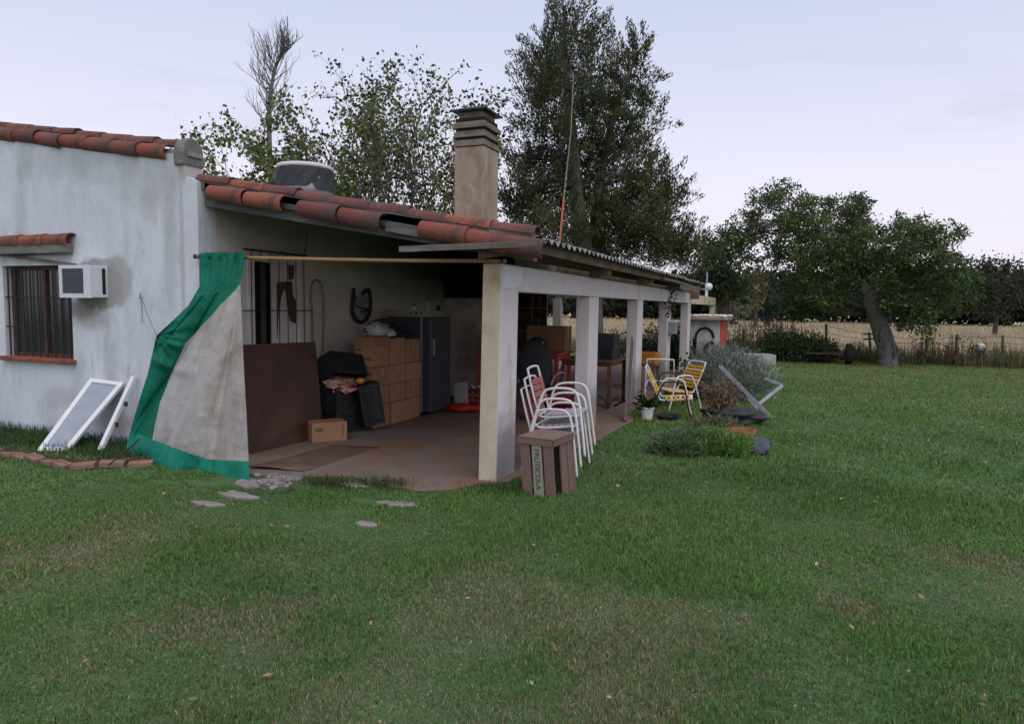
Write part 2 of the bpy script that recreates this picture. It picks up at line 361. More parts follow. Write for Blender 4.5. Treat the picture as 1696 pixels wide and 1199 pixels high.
def vnoise(x, y, s):
    x = np.asarray(x) * s + 100.3; y = np.asarray(y) * s + 100.7
    xi = np.floor(x).astype(int); yi = np.floor(y).astype(int); fx = x - xi; fy = y - yi
    fx = fx * fx * (3 - 2 * fx); fy = fy * fy * (3 - 2 * fy); xi %= 256; yi %= 256
    a = _P[xi, yi]; b = _P[xi + 1, yi]; c = _P[xi, yi + 1]; d = _P[xi + 1, yi + 1]
    return (a * (1 - fx) + b * fx) * (1 - fy) + (c * (1 - fx) + d * fx) * fy
def fnoise(x, y, s): return .5 * vnoise(x, y, s) + .3 * vnoise(x, y, s * 2.1) + .2 * vnoise(x, y, s * 4.3)
def blades(name, P, hgt, wid, tint, matn='blade', lean=.5, parent=None, label=None, cat=None, tipc=None):
    """bent grass blades: 5 vertices, one quad + one triangle written as two quads-free triangles"""
    n = len(P); a = RNG.random(n) * 2 * np.pi; la = RNG.random(n) * 2 * np.pi; lm = (RNG.random(n) ** 1.3) * lean
    hgt = np.broadcast_to(hgt, (n,)); wid = np.broadcast_to(wid, (n,))
    wv = np.stack([np.cos(a), np.sin(a), np.zeros(n)], 1) * (wid / 2)[:, None]
    ld = np.stack([np.cos(la), np.sin(la), np.zeros(n)], 1)
    mid = P + ld * (lm * hgt * .3)[:, None]; mid[:, 2] += hgt * .6 * (1 - .25 * lm)
    tip = P + ld * (lm * hgt)[:, None]; tip[:, 2] += hgt * (1 - .45 * lm)
    V = np.stack([P - wv, P + wv, mid - wv * .8, mid + wv * .8, tip], 1).reshape(-1, 3)
    i = np.arange(n)[:, None] * 5
    T = np.concatenate([i + [0, 1, 3], i + [0, 3, 2], i + [2, 3, 4]], 0)
    t = np.repeat(tint, 5, 0)
    o = np_mesh(name, V, T, t, matn, parent)
    if label: tag(o, label, cat, kind='stuff')
    return o
def leaves(C, size, aspect, tint, axis=None, spread=1.):
    """one diamond leaf per centre -> V, F, tint"""
    n = len(C); d = RNG.normal(size=(n, 3))
    if axis is not None: d = d * spread + axis
    d /= np.linalg.norm(d, axis=1)[:, None]
    q = RNG.normal(size=(n, 3)); s = np.cross(d, q); s /= np.linalg.norm(s, axis=1)[:, None] + 1e-9
    size = np.broadcast_to(size, (n,))
    a = d * (size / 2)[:, None]; b = s * (size / 2 / aspect)[:, None]
    V = np.stack([C - a, C + b - a * .1, C + a, C - b - a * .1], 1).reshape(-1, 3)
    Fq = np.arange(4 * n).reshape(n, 4)
    return V, Fq, np.repeat(tint, 4, 0)
def tints(n, base, var=.25, warm=.12):
    b = np.asarray(base)[None, :] * (1 + RNG.normal(size=(n, 1)) * var)
    b = b * (1 + RNG.normal(size=(n, 3)) * warm * np.array([1., .4, .6]))
    return np.clip(b, .004, 1)
# ================================================================== SETTING
def struct(o): o['kind'] = 'structure'; return o
g = MB().add([(-400, -60, 0), (400, -60, 0), (400, 700, 0), (-400, 700, 0)], [(0, 1, 2, 3)])
struct(g.build('ground', 'soil_turf'))
# dry field beyond the fence, one sheet just over the ground
g = MB().add([(-380, 27.2, .004), (380, 30.5, .004), (380, 690, .004), (-380, 690, .004)], [(0, 1, 2, 3)])
struct(g.build('field', 'dry_field'))
# concrete porch floor with a broken front edge
SLAB = [(-6.3, 5.78), (-5.95, 5.5), (-5.2, 5.22), (-4.75, 5.28), (-4.35, 5.42), (-4.0, 5.62), (-3.7, 5.52), (-3.4, 5.44), (-3.1, 5.42), (-2.85, 5.62), (-2.72, 5.9), (-2.5, 6.1), (-2.45, 7.6), (-2.3, 8.2), (-2.26, 9.4), (-2.2, 10.3), (-2.45, 11.0), (-2.5, 24.5), (-6.3, 24.5)]
g = MB().prism(SLAB, 2, -.1, .03)
struct(g.build('porch_floor', 'floor_concrete', bevel=.012))
# raised planting bed along the front wall
BED = [(-11, 5.0), (-8.6, 4.95), (-7.6, 4.9), (-6.75, 4.88), (-6.3, 5.2), (-6.0, 5.72), (-11, 5.72)]
g = MB().prism(BED, 2, -.1, .05)
struct(g.build('planting_bed', 'bed_soil', bevel=.03))

# ================================================================== HOUSE
XW, YF = -6.05, 5.75
house = thing('farmhouse', (XW, YF, 0), 'whitewashed single-storey farmhouse with red tile edges and a long open porch', 'house')
def hb(mbuf, name, m, par=None, **k): return mbuf.build(name, m, par or house, world=True, **k)
def zt(x): return 3.28 + (-6.2 - x) * .155
def zr(x): return 2.33 + (-2.15 - x) * .178          # top of the porch roofing
WX0, WX1, WZ0, WZ1 = -9.35, -8.09, .98, 2.12          # window in the front wall
m = MB()
m.prism([(WX1, -.1), (XW, -.1), (XW, 3.0), (-6.22, 3.06), (-6.25, zt(-6.25)), (WX1, zt(WX1))], 1, YF, YF + .25)
m.prism([(WX0, WZ1), (WX1, WZ1), (WX1, zt(WX1)), (WX0, zt(WX0))], 1, YF, YF + .25)
m.prism([(WX0, -.1), (WX1, -.1), (WX1, WZ0), (WX0, WZ0)], 1, YF, YF + .25)
m.prism([(-12, -.1), (WX0, -.1), (WX0, zt(WX0)), (-12, zt(-12))], 1, YF, YF + .25)
hb(m, 'front_wall', 'whitewash')
# wall under the porch, with its window opening
PY0, PY1, PZ0, PZ1, YE = 6.47, 7.45, .80, 2.26, 17.2
m = MB()
zz = zr(XW) - .06
m.box((XW - .25, YF + .25, -.1), (XW, PY0, zz)).box((XW - .25, PY1, -.1), (XW, YE, zz)).box((XW - .25, PY0, -.1), (XW, PY1, PZ0)).box((XW - .25, PY0, PZ1), (XW, PY1, zz))
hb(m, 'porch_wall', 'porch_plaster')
hb(MB().prism([(XW - .2, 1.95), (-2.36, 1.95), (-2.36, zr(-2.36) - .06), (XW - .2, zr(XW - .2) - .06)], 1, 18.42, 18.46), 'gable_infill', 'brown_timber')
hb(MB().box((XW - .2, YE + .003, 2.0), (XW - .1, 18.41, zr(XW) - .07)), 'wall_infill', 'brown_timber')
m = MB().box((-12, YE - .003, -.1), (XW - .26, YE + .22, 3.0)).box((-12.2, YF + .26, -.1), (-12.003, YE, 4.0))
hb(m, 'rear_wall', 'porch_plaster')
# main roof slab behind the parapet
m = MB().prism([(-12.2, zt(-12.2) - .56), (XW - .06, zt(XW) - .56), (XW - .06, zt(XW) - .44), (-12.2, zt(-12.2) - .44)], 1, YF + .262, YE + .3)
hb(m, 'main_roof', 'fibre_cement')
# cement pier edge, rough strip of paint at the corner
def patch(name, matn, pts, plane, depth, seed, par=None, jit=.03):
    """irregular thin plaster patch proud of a wall; pts are world corner points in the wall plane"""
    rr = random.Random(seed); P = []
    pts = [Vector(p) for p in pts]
    for i, a in enumerate(pts):
        b = pts[(i + 1) % len(pts)]
        for k in range(5):
            q = a.lerp(b, k / 5) + Vector([rr.uniform(-jit, jit) for _ in range(3)]); P.append(q)
    if plane == 'y': poly = [(p.x, p.z) for p in P]; mm = MB().prism(poly, 1, depth - .004, depth + .05)
    else: poly = [(p.y, p.z) for p in P]; mm = MB().prism(poly, 0, depth - .05, depth + .004)
    return hb(mm, name, matn, par)
def wy(x, y): return onY(x, y, YF)
HL = tuple(house.location)
def wm(x, y, rx, rz, col, edge, rag, st): return (wy(x, y), (rx, .6, rz), col, edge, rag, st)
masks('whitewash', [wm(160, 470, .46, .30, (.27, .265, .26), .10, .9, .95), wm(192, 465, .26, .30, (.36, .355, .35), .12, .9, .85), wm(135, 512, .30, .12, (.17, .165, .15), .35, 1.2, .8), wm(150, 530, .34, .10, (.30, .29, .26), .4, 1.2, .5),
    wm(248, 330, .15, .24, (.42, .40, .39), .4, 1.6, .6), wm(130, 265, .9, .20, (.34, .36, .38), .6, 2.0, .55), wm(240, 285, .5, .30, (.36, .38, .39), .6, 2.0, .55), wm(280, 360, .10, .9, (.40, .42, .43), .5, 1.2, .55), wm(210, 430, .06, .8, (.43, .45, .47), .6, 1.4, .4),
    wm(302, 276, .07, .16, (.40, .37, .34), .25, .8, .9), wm(302, 420, .035, .9, (.40, .37, .36), .4, 1.0, .6), wm(100, 660, .35, .14, (.40, .41, .42), .5, 1.5, .5), wm(200, 700, .8, .10, (.34, .34, .33), .5, 1.5, .5)], HL)
masks('porch_plaster', [(Vector((XW, 11.6, 2.75)), (.5, 2.6, .95), (.035, .032, .03), .45, .5, .97), (Vector((XW, 9.6, 2.9)), (.5, 2.6, .6), (.12, .115, .105), .5, .6, .7), (Vector((XW, 7.2, 2.75)), (.5, 1.5, .35), (.28, .27, .25), .5, .6, .6)], HL, 1.6)  # upper wall darkened towards the hearth: porch shade painted in, with some soot
masks('pillar_paint', [(Vector((-2.58, 6.25 + 3.02 * k, .18)), (.5, .45, .42), (.20, .195, .20), .35, 1.2, .75) for k in range(4)] + [(Vector((-2.58, 9.3, .12)), (.5, .25, .22), (.34, .27, .12), .3, 1.0, .7)], HL, 4)
# parapet coping: half-round tiles, two rows, each a tile
def tile_mesh(l, r0, r1, name, matn, sweep=180, n=9, th=.014):
    mm = MB(); vs = []; fs = []
    for (x, r) in ((0, r0), (l, r1)):
        for rad in (r, r - th):
            for k in range(n + 1):
                a = R(90 - sweep / 2 + sweep * k / n); vs.append((x, -rad * math.cos(a), rad * math.sin(a)))
    q = n + 1
    for k in range(n):
        fs += [(k, k + 1, 2 * q + k + 1, 2 * q + k), (q + k, 3 * q + k, 3 * q + k + 1, q + k + 1), (k, q + k, q + k + 1, k + 1), (2 * q + k, 2 * q + k + 1, 3 * q + k + 1, 3 * q + k)]
    fs += [(0, 2 * q, 3 * q, q), (n, q + n, 3 * q + n, 2 * q + n)]
    mm.add(vs, fs); me = mm.mesh(name, matn, smooth=True); me.set_sharp_from_angle(angle=R(45)); return me
T_TOP = tile_mesh(.48, .070, .084, 'roof_tile', 'terracotta_tile')
T_TOP2 = tile_mesh(.48, .070, .084, 'roof_tile', 'terracotta_bright')
T_SIDE = tile_mesh(.50, .082, .095, 'roof_tile', 'terracotta_bright', 170)
T_SIDE2 = tile_mesh(.50, .082, .095, 'roof_tile', 'terracotta_tile', 170)
def place_tile(me, x, y, z, slope, roll, par, j=1.0):
    hl = house.location
    M = Matrix.Translation(Vector((x, y, z)) - hl) @ Euler((0, slope + random.uniform(-.03, .03) * j, random.uniform(-.035, .035) * j)).to_matrix().to_4x4() @ Matrix.Rotation(roll + random.uniform(-.06, .06) * j, 4, 'X')
    return link('roof_tile', me, par, M=M)
coping = hb(MB().prism([(-12, zt(-12) + .003), (-6.2, zt(-6.2) + .003), (-6.2, zt(-6.2) + .05), (-12, zt(-12) + .05)], 1, YF + .03, YF + .23), 'coping', 'cement')
for k in range(13):
    x = -6.80 - k * .42; s = math.atan(.155)
    place_tile(T_TOP2 if k % 4 == 2 else T_TOP, x, YF + .12, zt(x) + .085, s, 0, coping)
    place_tile(T_SIDE2 if k % 3 else T_SIDE, x - .17, YF + .035, zt(x - .17) - .005, s, R(66), coping)
# round mortar plugs that close the coping
m = MB(); z0 = zt(-6.2) + .06
pl = [(YF + .12 + .15 * math.cos(R(a)), z0 - .02 + .17 * math.sin(R(a))) for a in range(0, 181, 15)] + [(YF - .03, z0 - .16), (YF + .27, z0 - .16)]
m.prism(pl, 0, -6.36, -6.22)
pl2 = [(YF + .3 + .17 * math.cos(R(a)), z0 - .10 + .16 * math.sin(R(a))) for a in range(0, 181, 15)] + [(YF + .13, z0 - .45), (YF + .47, z0 - .45)]
m.prism(pl2, 0, -6.62, -6.46)
hb(m, 'coping_end', 'mould', bevel=.02)
# front window, half outside the photograph
wn = hb(MB().box((WX0, YF + .10, WZ0), (WX0 + .05, YF + .16, WZ1)).box((WX1 - .05, YF + .10, WZ0), (WX1, YF + .16, WZ1)).box((WX0 + .05, YF + .1, WZ1 - .05), (WX1 - .05, YF + .16, WZ1)).box((WX0 + .05, YF + .1, WZ0), (WX1 - .05, YF + .16, WZ0 + .05)).box(((WX0 + WX1) / 2 - .03, YF + .1, WZ0 + .05), ((WX0 + WX1) / 2 + .03, YF + .16, WZ1 - .05)), 'window', 'brown_wood')
hb(MB().box((WX0 + .04, YF + .125, WZ0 + .04), (WX1 - .04, YF + .135, WZ1 - .04)), 'pane', 'window_dark', wn)
hb(MB().box((WX0 - .05, YF - .07, WZ0 - .05), (WX1 + .05, YF + .1, WZ0 + .003)), 'sill', 'terracotta_bright', wn, bevel=.01)
for zb in (1.35, 1.72): hb(MB().box((WX0 - .04, YF + .02, zb), (WX1 + .035, YF + .035, zb + .016)), 'window_bar', 'iron', wn)
for k in range(9): hb(MB().box((WX0 + .07 + k * .14, YF + .006, WZ0 + .01), (WX0 + .085 + k * .14, YF + .02, WZ1 - .01)), 'window_bar', 'iron', wn)
hb(MB().bar((-9.5, YF - .02, 2.28), (-7.98, YF - .02, 2.12), .06, .03), 'shade_board', 'weathered_plank', wn)
for k in range(3):    # little tiled hood over the window
    M = axes((0, -.97, -.26), (1, 0, 0), (0, -.26, .97), Vector((-8.05 - .2 * k, YF + .02, 2.50)) - house.location)
    M2 = axes((1, 0, 0), (0, 1, 0), (0, 0, 1), Vector((-8.47 - .44 * k, YF - .05, 2.40)) - house.location) @ Matrix.Rotation(R(35), 4, 'X')
    link('hood_tile', T_SIDE, wn, M=M2)
hb(MB().box((-9.6, YF - .12, 2.25), (-8.02, YF, 2.37)), 'hood', 'mould', wn, bevel=.02)

# porch window: casing, dark opening, peeling shutter, bars
pw = hb(MB().box((XW - .12, PY0, PZ0), (XW + .006, PY0 + .11, PZ1 - .003)).box((XW - .12, PY1 - .05, PZ0), (XW + .006, PY1, PZ1 - .003)).box((XW - .12, PY0 + .11, PZ1 - .06), (XW - .01, PY1 - .05, PZ1 - .003)), 'window', 'peeling_white')
hb(MB().box((XW - .2, PY0 + .05, PZ0), (XW - .19, PY1, PZ1)), 'pane', 'window_dark', pw)
hb(MB().box((XW - .16, PY0 + .38, PZ0), (XW - .14, PY0 + .46, PZ1 - .06)), 'mullion', 'bare_wood', pw)
sh = hb(MB().box((XW - .11, PY0 + .5, PZ0), (XW - .08, PY1 - .05, PZ1 - .06)).box((XW - .08, PY0 + .5, PZ0), (XW - .065, PY0 + .57, PZ1 - .06)).box((XW - .08, PY1 - .12, PZ0), (XW - .065, PY1 - .05, PZ1 - .06)), 'shutter', 'peeling_white', pw)
def wpatch(ps, d):
    P = [onX(x, y, XW - .06) for x, y in ps]
    return MB().prism([(p.y, p.z) for p in P], 0, d - .012, d)
hb(wpatch([(459, 468), (483, 466), (485, 490), (496, 512), (490, 536), (481, 532), (476, 505), (474, 482), (470, 478), (466, 490), (461, 520), (459, 560)], XW - .055), 'peeled_paint', 'bare_wood', pw)
hb(wpatch([(478, 440), (487, 440), (486, 462), (479, 464)], XW - .055), 'peeled_paint', 'bare_wood', pw)
for k in range(7):
    y = PY0 + .03 + k * (PY1 - PY0 - .03) / 6
    hb(MB().box((XW + .03, y - .004, PZ0 - .1), (XW + .038, y + .004, PZ1 + .06)), 'window_bar', 'iron', pw)
hb(MB().box((XW + .039, PY0 - .12, 1.60), (XW + .047, PY1 + .16, 1.612)), 'window_bar', 'iron', pw)
hb(MB().box((XW - .0, PY0 - .06, PZ1 + .055), (XW + .05, PY1 + .05, PZ1 + .075)), 'window_bar', 'iron', pw)
# crack in the plaster, a thin open line
hb(MB().tube([onX(x, y, XW + .001) for x, y in ((512, 378), (508, 390), (507, 402), (505, 412), (503, 424))], .006, 4), 'crack', 'iron')

# pillars and beam
XO, XI = -2.578, -2.77
PYS = [6.01, 9.03, 12.06, 15.08, 18.1]
for k, y in enumerate(PYS):
    lean = .02 if k == 0 else 0
    x0, x1, y0, y1, zt_ = XI, XO, y, y + .45, (2.10 if k == 0 else 1.842)
    mm = MB().add([(x0 + lean * -1, y0 - lean, -.1), (x1 - lean, y0 - lean, -.1), (x1 - lean, y1, -.1), (x0 - lean, y1, -.1), (x0, y0, zt_), (x1, y0, zt_), (x1, y1, zt_), (x0, y1, zt_)],
             [(0, 3, 2, 1), (4, 5, 6, 7), (0, 1, 5, 4), (1, 2, 6, 5), (2, 3, 7, 6), (3, 0, 4, 7)])
    o = hb(mm, 'pillar', 'pillar_paint', bevel=.012)
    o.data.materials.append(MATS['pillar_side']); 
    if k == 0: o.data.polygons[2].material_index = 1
beam = hb(MB().box((XI + .003, 6.463, 1.845), (XO - .003, 18.56, 2.10)), 'beam', 'pillar_paint', bevel=.01)
patch('plaster_patch', 'white_paint', [onX(x, y, XO) for x, y in ((834, 440), (866, 446), (862, 474), (850, 478), (833, 476))], 'x', XO + .001, 9, jit=.008)
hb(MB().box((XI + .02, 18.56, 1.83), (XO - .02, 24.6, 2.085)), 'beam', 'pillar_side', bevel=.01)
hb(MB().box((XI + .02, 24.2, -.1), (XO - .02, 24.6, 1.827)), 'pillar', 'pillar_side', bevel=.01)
hb(MB().box((-6.2, 18.2, 1.93), (XI - .003, 18.4, 2.25)), 'end_beam', 'fibre_cement', bevel=.01)
hb(MB().box((-6.22, 18.1, -.1), (-6.0, 18.32, 1.925)), 'pillar', 'peeling_white', bevel=.01)

# porch roof: rafters, eave timber, fibre-cement sheets, verge boards, verge tiles
roof = hb(MB().prism([(XW + .003, zr(XW) - .235), (-2.30, zr(-2.30) - .235), (-2.30, zr(-2.30) - .12), (XW + .003, zr(XW) - .12)], 1, 6.12, 6.22), 'porch_roof', 'brown_timber')
for y in (9.2, 12.2, 15.2, 18.2):
    hb(MB().prism([(XW + .003, zr(XW) - .235), (-2.36, zr(-2.36) - .235), (-2.36, zr(-2.36) - .12), (XW + .003, zr(XW) - .12)], 1, y - .09, y + .09), 'rafter', 'brown_timber', roof)
for x in (-5.4, -4.6, -3.8, -3.0):
    hb(MB().box((x - .03, 5.95, zr(x) - .118), (x + .03, 18.3, zr(x) - .062)), 'purlin', 'brown_timber', roof)
hb(MB().box((-2.42, 5.95, zr(-2.39) - .118), (-2.34, 17.9, zr(-2.39) - .052)), 'eave_timber', 'brown_timber', roof)
hb(MB().box((-2.30, 5.9, zr(-2.26) - .15), (-2.265, 17.6, zr(-2.26) - .04)), 'eave_board', 'brown_timber', roof)
def sheet(y0, nw, name='roofing_sheet', sag=0):
    p = .177; mm = MB(); xs = [XW + .01, -4.9, -3.7, -2.9, -2.12]; n = nw * 8; vs = []; fs = []
    for x in xs:
        for k in range(n + 1):
            y = p * k / 8; w = .024 * math.cos(2 * math.pi * k / 8); vs.append((x, y, zr(x) - .03 + w)); 
        for k in range(n + 1):
            y = p * k / 8; w = .024 * math.cos(2 * math.pi * k / 8); vs.append((x, y, zr(x) - .037 + w))
    q = 2 * (n + 1)
    for i in range(len(xs) - 1):
        for k in range(n):
            fs.append((i * q + k, i * q + k + 1, (i + 1) * q + k + 1, (i + 1) * q + k))
            fs.append((i * q + n + 1 + k, (i + 1) * q + n + 1 + k, (i + 1) * q + n + 2 + k, i * q + n + 2 + k))
    i = len(xs) - 1
    for k in range(n): fs.append((i * q + k, i * q + k + 1, i * q + n + 2 + k, i * q + n + 1 + k)); fs.append((k, n + 1 + k, n + 2 + k, k + 1))
    mm.add(vs, fs); me = mm.mesh(name, 'fibre_cement', smooth=True); me.materials.append(MATS['roof_underside'])  # underside given a near-black colour to deepen the porch shade
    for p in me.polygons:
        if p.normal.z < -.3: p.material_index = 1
    return me
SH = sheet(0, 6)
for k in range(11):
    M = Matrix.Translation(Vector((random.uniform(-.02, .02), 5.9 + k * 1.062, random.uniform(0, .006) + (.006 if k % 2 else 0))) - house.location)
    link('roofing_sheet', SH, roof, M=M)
hb(MB().tube(smooth_path([onX(1100, 462, -2.2), onX(1125, 468, -2.2), onX(1148, 476, -2.2), onX(1168, 480, -2.2)]), .02, 6), 'loose_strip', 'galvanised', roof)
sl_ = math.atan(.178)
m = MB().prism([(XW + .01, zr(XW) - .28), (-2.66, zr(-2.66) - .24), (-2.66, zr(-2.66) - .085), (XW + .01, zr(XW) - .07)], 1, 5.84, 5.87)
hb(m, 'verge_board', 'grey_wood', roof)
m = MB().prism([(-6.0, zr(-6.0) - .16), (-3.0, zr(-3.0) - .15), (-3.0, zr(-3.0) - .03), (-6.0, zr(-6.0) - .03)], 1, 5.80, 5.825)
hb(m, 'verge_board', 'grey_wood', roof)
a = onY(663, 413, 5.7); b = onY(892, 404, 5.7)
hb(MB().bar(a, b, .05, .055), 'loose_plank', 'weathered_plank', roof)
hb(MB().bar(onY(640, 378, 5.78), onY(745, 396, 5.78), .03, .06), 'loose_plank', 'weathered_plank', roof)
hb(MB().prism([(-2.75, 2.13), (-2.2, 2.20), (-2.2, zr(-2.2) - .05), (-2.75, zr(-2.75) - .06)], 1, 5.86, 5.9), 'gable_board', 'brown_timber', roof)
for k in range(9):
    x = -6.12 + k * .435
    place_tile(T_TOP2 if k in (1, 7) else T_TOP, x, 5.86, zr(x) - .012, sl_, 0, roof)
hb(MB().prism([(-6.1, zr(-6.1) - .10), (-2.2, zr(-2.2) - .10), (-2.2, zr(-2.2) + .02), (-6.1, zr(-6.1) + .02)], 1, 5.80, 5.90), 'mortar_bed', 'mould', roof)
for k, px in enumerate((338, 400, 488, 556, 690, 752, 812)):
    x = onY(px, 330, 5.68).x
    place_tile(T_SIDE if k in (0, 1, 4, 5) else T_SIDE2, x, 5.775, zr(x) - .125, sl_, R(64), roof)
for y in (9.2, 12.2, 15.2):
    hb(MB().box((-2.62, y - .1, 2.103), (-2.44, y + .1, 2.235)), 'rafter_block', 'brown_timber', roof, bevel=.006)

# chimney
CX0, CX1, CY0, CY1 = -5.92, -5.32, 11.55, 12.2
ch = hb(MB().box((CX0, CY0, 2.6), (CX1, CY1, 4.57)), 'chimney', 'chimney_render', bevel=.025)
def frus(mm, ex0, z0, ex1, z1):
    c = [(CX0, CY0), (CX1, CY0), (CX1, CY1), (CX0, CY1)]; sg = [(-1, -1), (1, -1), (1, 1), (-1, 1)]
    vs = [(p[0] + s[0] * e_, p[1] + s[1] * e_, z) for e_, z in ((ex0, z0), (ex1, z1)) for p, s in zip(c, sg)]
    return mm.add(vs, [(3, 2, 1, 0), (4, 5, 6, 7)] + [(i, (i + 1) % 4, (i + 1) % 4 + 4, i + 4) for i in range(4)])
hb(frus(MB(), -.02, 4.47, -.02, 4.98), 'flue', 'soot', ch)
hb(frus(MB(), .02, 4.475, -.015, 4.60), 'cap_slab', 'chimney_slab', ch, bevel=.01)
hb(frus(MB(), .02, 4.635, -.015, 4.76), 'cap_slab', 'chimney_slab', ch, bevel=.01)
mm = MB(); frus(mm, .03, 4.80, .03, 4.86); frus(mm, .03, 4.86, -.08, 4.985)
hb(mm, 'cap_slab', 'chimney_slab', ch)
hb(frus(MB(), -.06, 4.985, -.06, 5.10), 'cap_collar', 'chimney_slab', ch, bevel=.01)
hb(MB().box((CX0 - .05, CY0 - .05, 5.10), (CX1 + .05, CY1 + .05, 5.12)), 'metal_hood', 'black_metal', ch)
mm = MB(); frus(mm, .06, 5.122, -.22, 5.235); hb(mm, 'metal_hood', 'black_metal', ch)

for c_ in ch.children: c_.location.z += .10

# sooty hearth under the chimney: pale masonry flank, and a hood whose black paints in porch shade as well as soot
hb(MB().box((XW + .003, 11.45, -.05), (-5.18, 12.5, 1.84)), 'hearth', 'hearth_white', bevel=.01)
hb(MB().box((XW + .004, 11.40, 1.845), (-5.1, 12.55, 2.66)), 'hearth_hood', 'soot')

# ------------------------------------------------------------------ brick oven at the far end of the porch
p0 = onY(1142, 560, 19.6); p1 = onY(1193, 560, 19.6)
ov = thing('brick_oven', (p0.x, 19.6, 0), 'small soot-marked brick oven with slab roof and red side panel beyond the porch', 'oven')
x0, x1 = p0.x, p1.x
MB().box((x0, 19.6, -.05), (x1 - .02, 21.1, 1.40)).build('body', 'oven_wall', ov, True, bevel=.015)
MB().box((x1 - .018, 19.62, .25), (x1 + .02, 21.05, 1.38)).build('side_panel', 'red_door', ov, True, bevel=.004)
MB().box((x1 + .021, 20.2, .85), (x1 + .04, 20.34, .88)).build('latch', 'iron', ov, True)
MB().box((x0 - .12, 19.45, 1.402), (x1 + .16, 21.2, 1.50)).build('roof_slab', 'chimney_render', ov, True, bevel=.015)
for k in range(9):
    x = x0 - .02 + k * .13
    lump('roof_stone', 'white_paint', ov, (x - x0 + random.uniform(-.02, .02), random.uniform(.0, .5), 1.525), (.09, .12, .035), k, .35, 2)
cx = onY(1167, 560, 19.59).x; cz = onY(1167, 560, 19.59).z
MB().tube([(cx - .24, 19.585, cz - .45)] + arc((cx, 19.585, cz - .02), .24, math.pi, .12, 14, r2=.30) , .035, 6).build('soot_arch', 'soot', ov, True)
MB().box((cx - .31, 19.59, cz - .45), (cx - .22, 19.61, cz - .02)).build('soot_streak', 'soot', ov, True)
MB().tube(smooth_path([(cx + .03, 19.56, cz - .42), (cx + .05, 19.55, cz - .24), (cx + .16, 19.54, cz - .14), (cx + .24, 19.53, cz - .10)]), .055, 8).build('stove_pipe', 'rust', ov, True)
# vent pipe on the beam behind the oven
q0 = onX(1170, 488, -2.67); q1 = onX(1170, 456, -2.67)
vp = thing('vent_pipe', (-2.67, q0.y, 2.085), 'white pipe with a round knob standing on the far end of the beam', 'pipe')
MB().tube([(-2.67, q0.y, 2.085), (-2.67, q0.y, q1.z - .25)], .045, 10).build('pipe', 'white_paint', vp, True)
MB().tube([(-2.67, q0.y, q1.z - .25), (-2.67, q0.y, q1.z + .1)], .03, 8).build('tip', 'galvanised', vp, True)
o = lump('knob', 'white_paint', vp, (.06, 0, q1.z - 2.085 - .35), (.12, .1, .12), 3, .1, 2)
# ================================================================== THINGS ON AND AROUND THE PORCH
# air conditioner through the front wall
a0 = onY(97, 440, 5.53); a1 = onY(150, 493, 5.53)
ac = thing('air_conditioner', (a0.x, 5.53, a1.z), 'old white box air conditioner with dark grille set in the white wall', 'air conditioner')
ax0, ax1, az0, az1 = a0.x, a1.x, a1.z, a0.z
MB().box((ax0, 5.55, az0), (ax1, 5.9, az1)).build('casing', 'air_white', ac, True, bevel=.008)
m = MB().box((ax0 - .004, 5.53, az0 - .004), (ax0 + .045, 5.549, az1 + .004)).box((ax1 - .11, 5.53, az0 - .004), (ax1 + .004, 5.549, az1 + .004)).box((ax0 + .045, 5.53, az1 - .035), (ax1 - .11, 5.549, az1 + .004)).box((ax0 + .045, 5.53, az0 - .004), (ax1 - .11, 5.549, az0 + .045))
m.build('front_frame', 'air_white', ac, True)
gr = MB().box((ax0 + .045, 5.545, az0 + .045), (ax1 - .11, 5.5495, az1 - .035)).build('grille', 'air_grille', ac, True)
for k in range(15):
    z = az0 + .055 + k * (az1 - az0 - .1) / 15
    MB().box((ax0 + .046, 5.536, z), (ax1 - .111, 5.5445, z + .008)).build('grille_bar', 'air_grille', gr, True)
MB().box((ax1 + .0005, 5.68, az0 + .04), (ax1 + .004, 5.72, az1 - .03)).build('side_vent', 'dark_void', ac, True)

# wooden pole across the end of the porch
pA = Vector((XW - .04, 5.68, 2.20)); pB = Vector((-2.50, 5.985, 2.115))
pA = onY(322, 425, 5.70); pB = Vector((-2.52, 5.985, 2.118))
pole = thing('curtain_pole', tuple(pB), 'thin tan wooden pole spanning from the wall to the nearest pillar', 'pole')
MB().tube([pA, pA.lerp(pB, .33) + Vector((0, 0, -.008)), pA.lerp(pB, .66) + Vector((0, 0, -.012)), pB], .019, 10).build('rod', 'pole_wood', pole, True, smooth=True)
for t in (.0, .985): MB().tube([pA.lerp(pB, t) + Vector((0, -.001, 0)), pA.lerp(pB, t + .008)], .024, 10).build('binding', 'iron', pole, True)

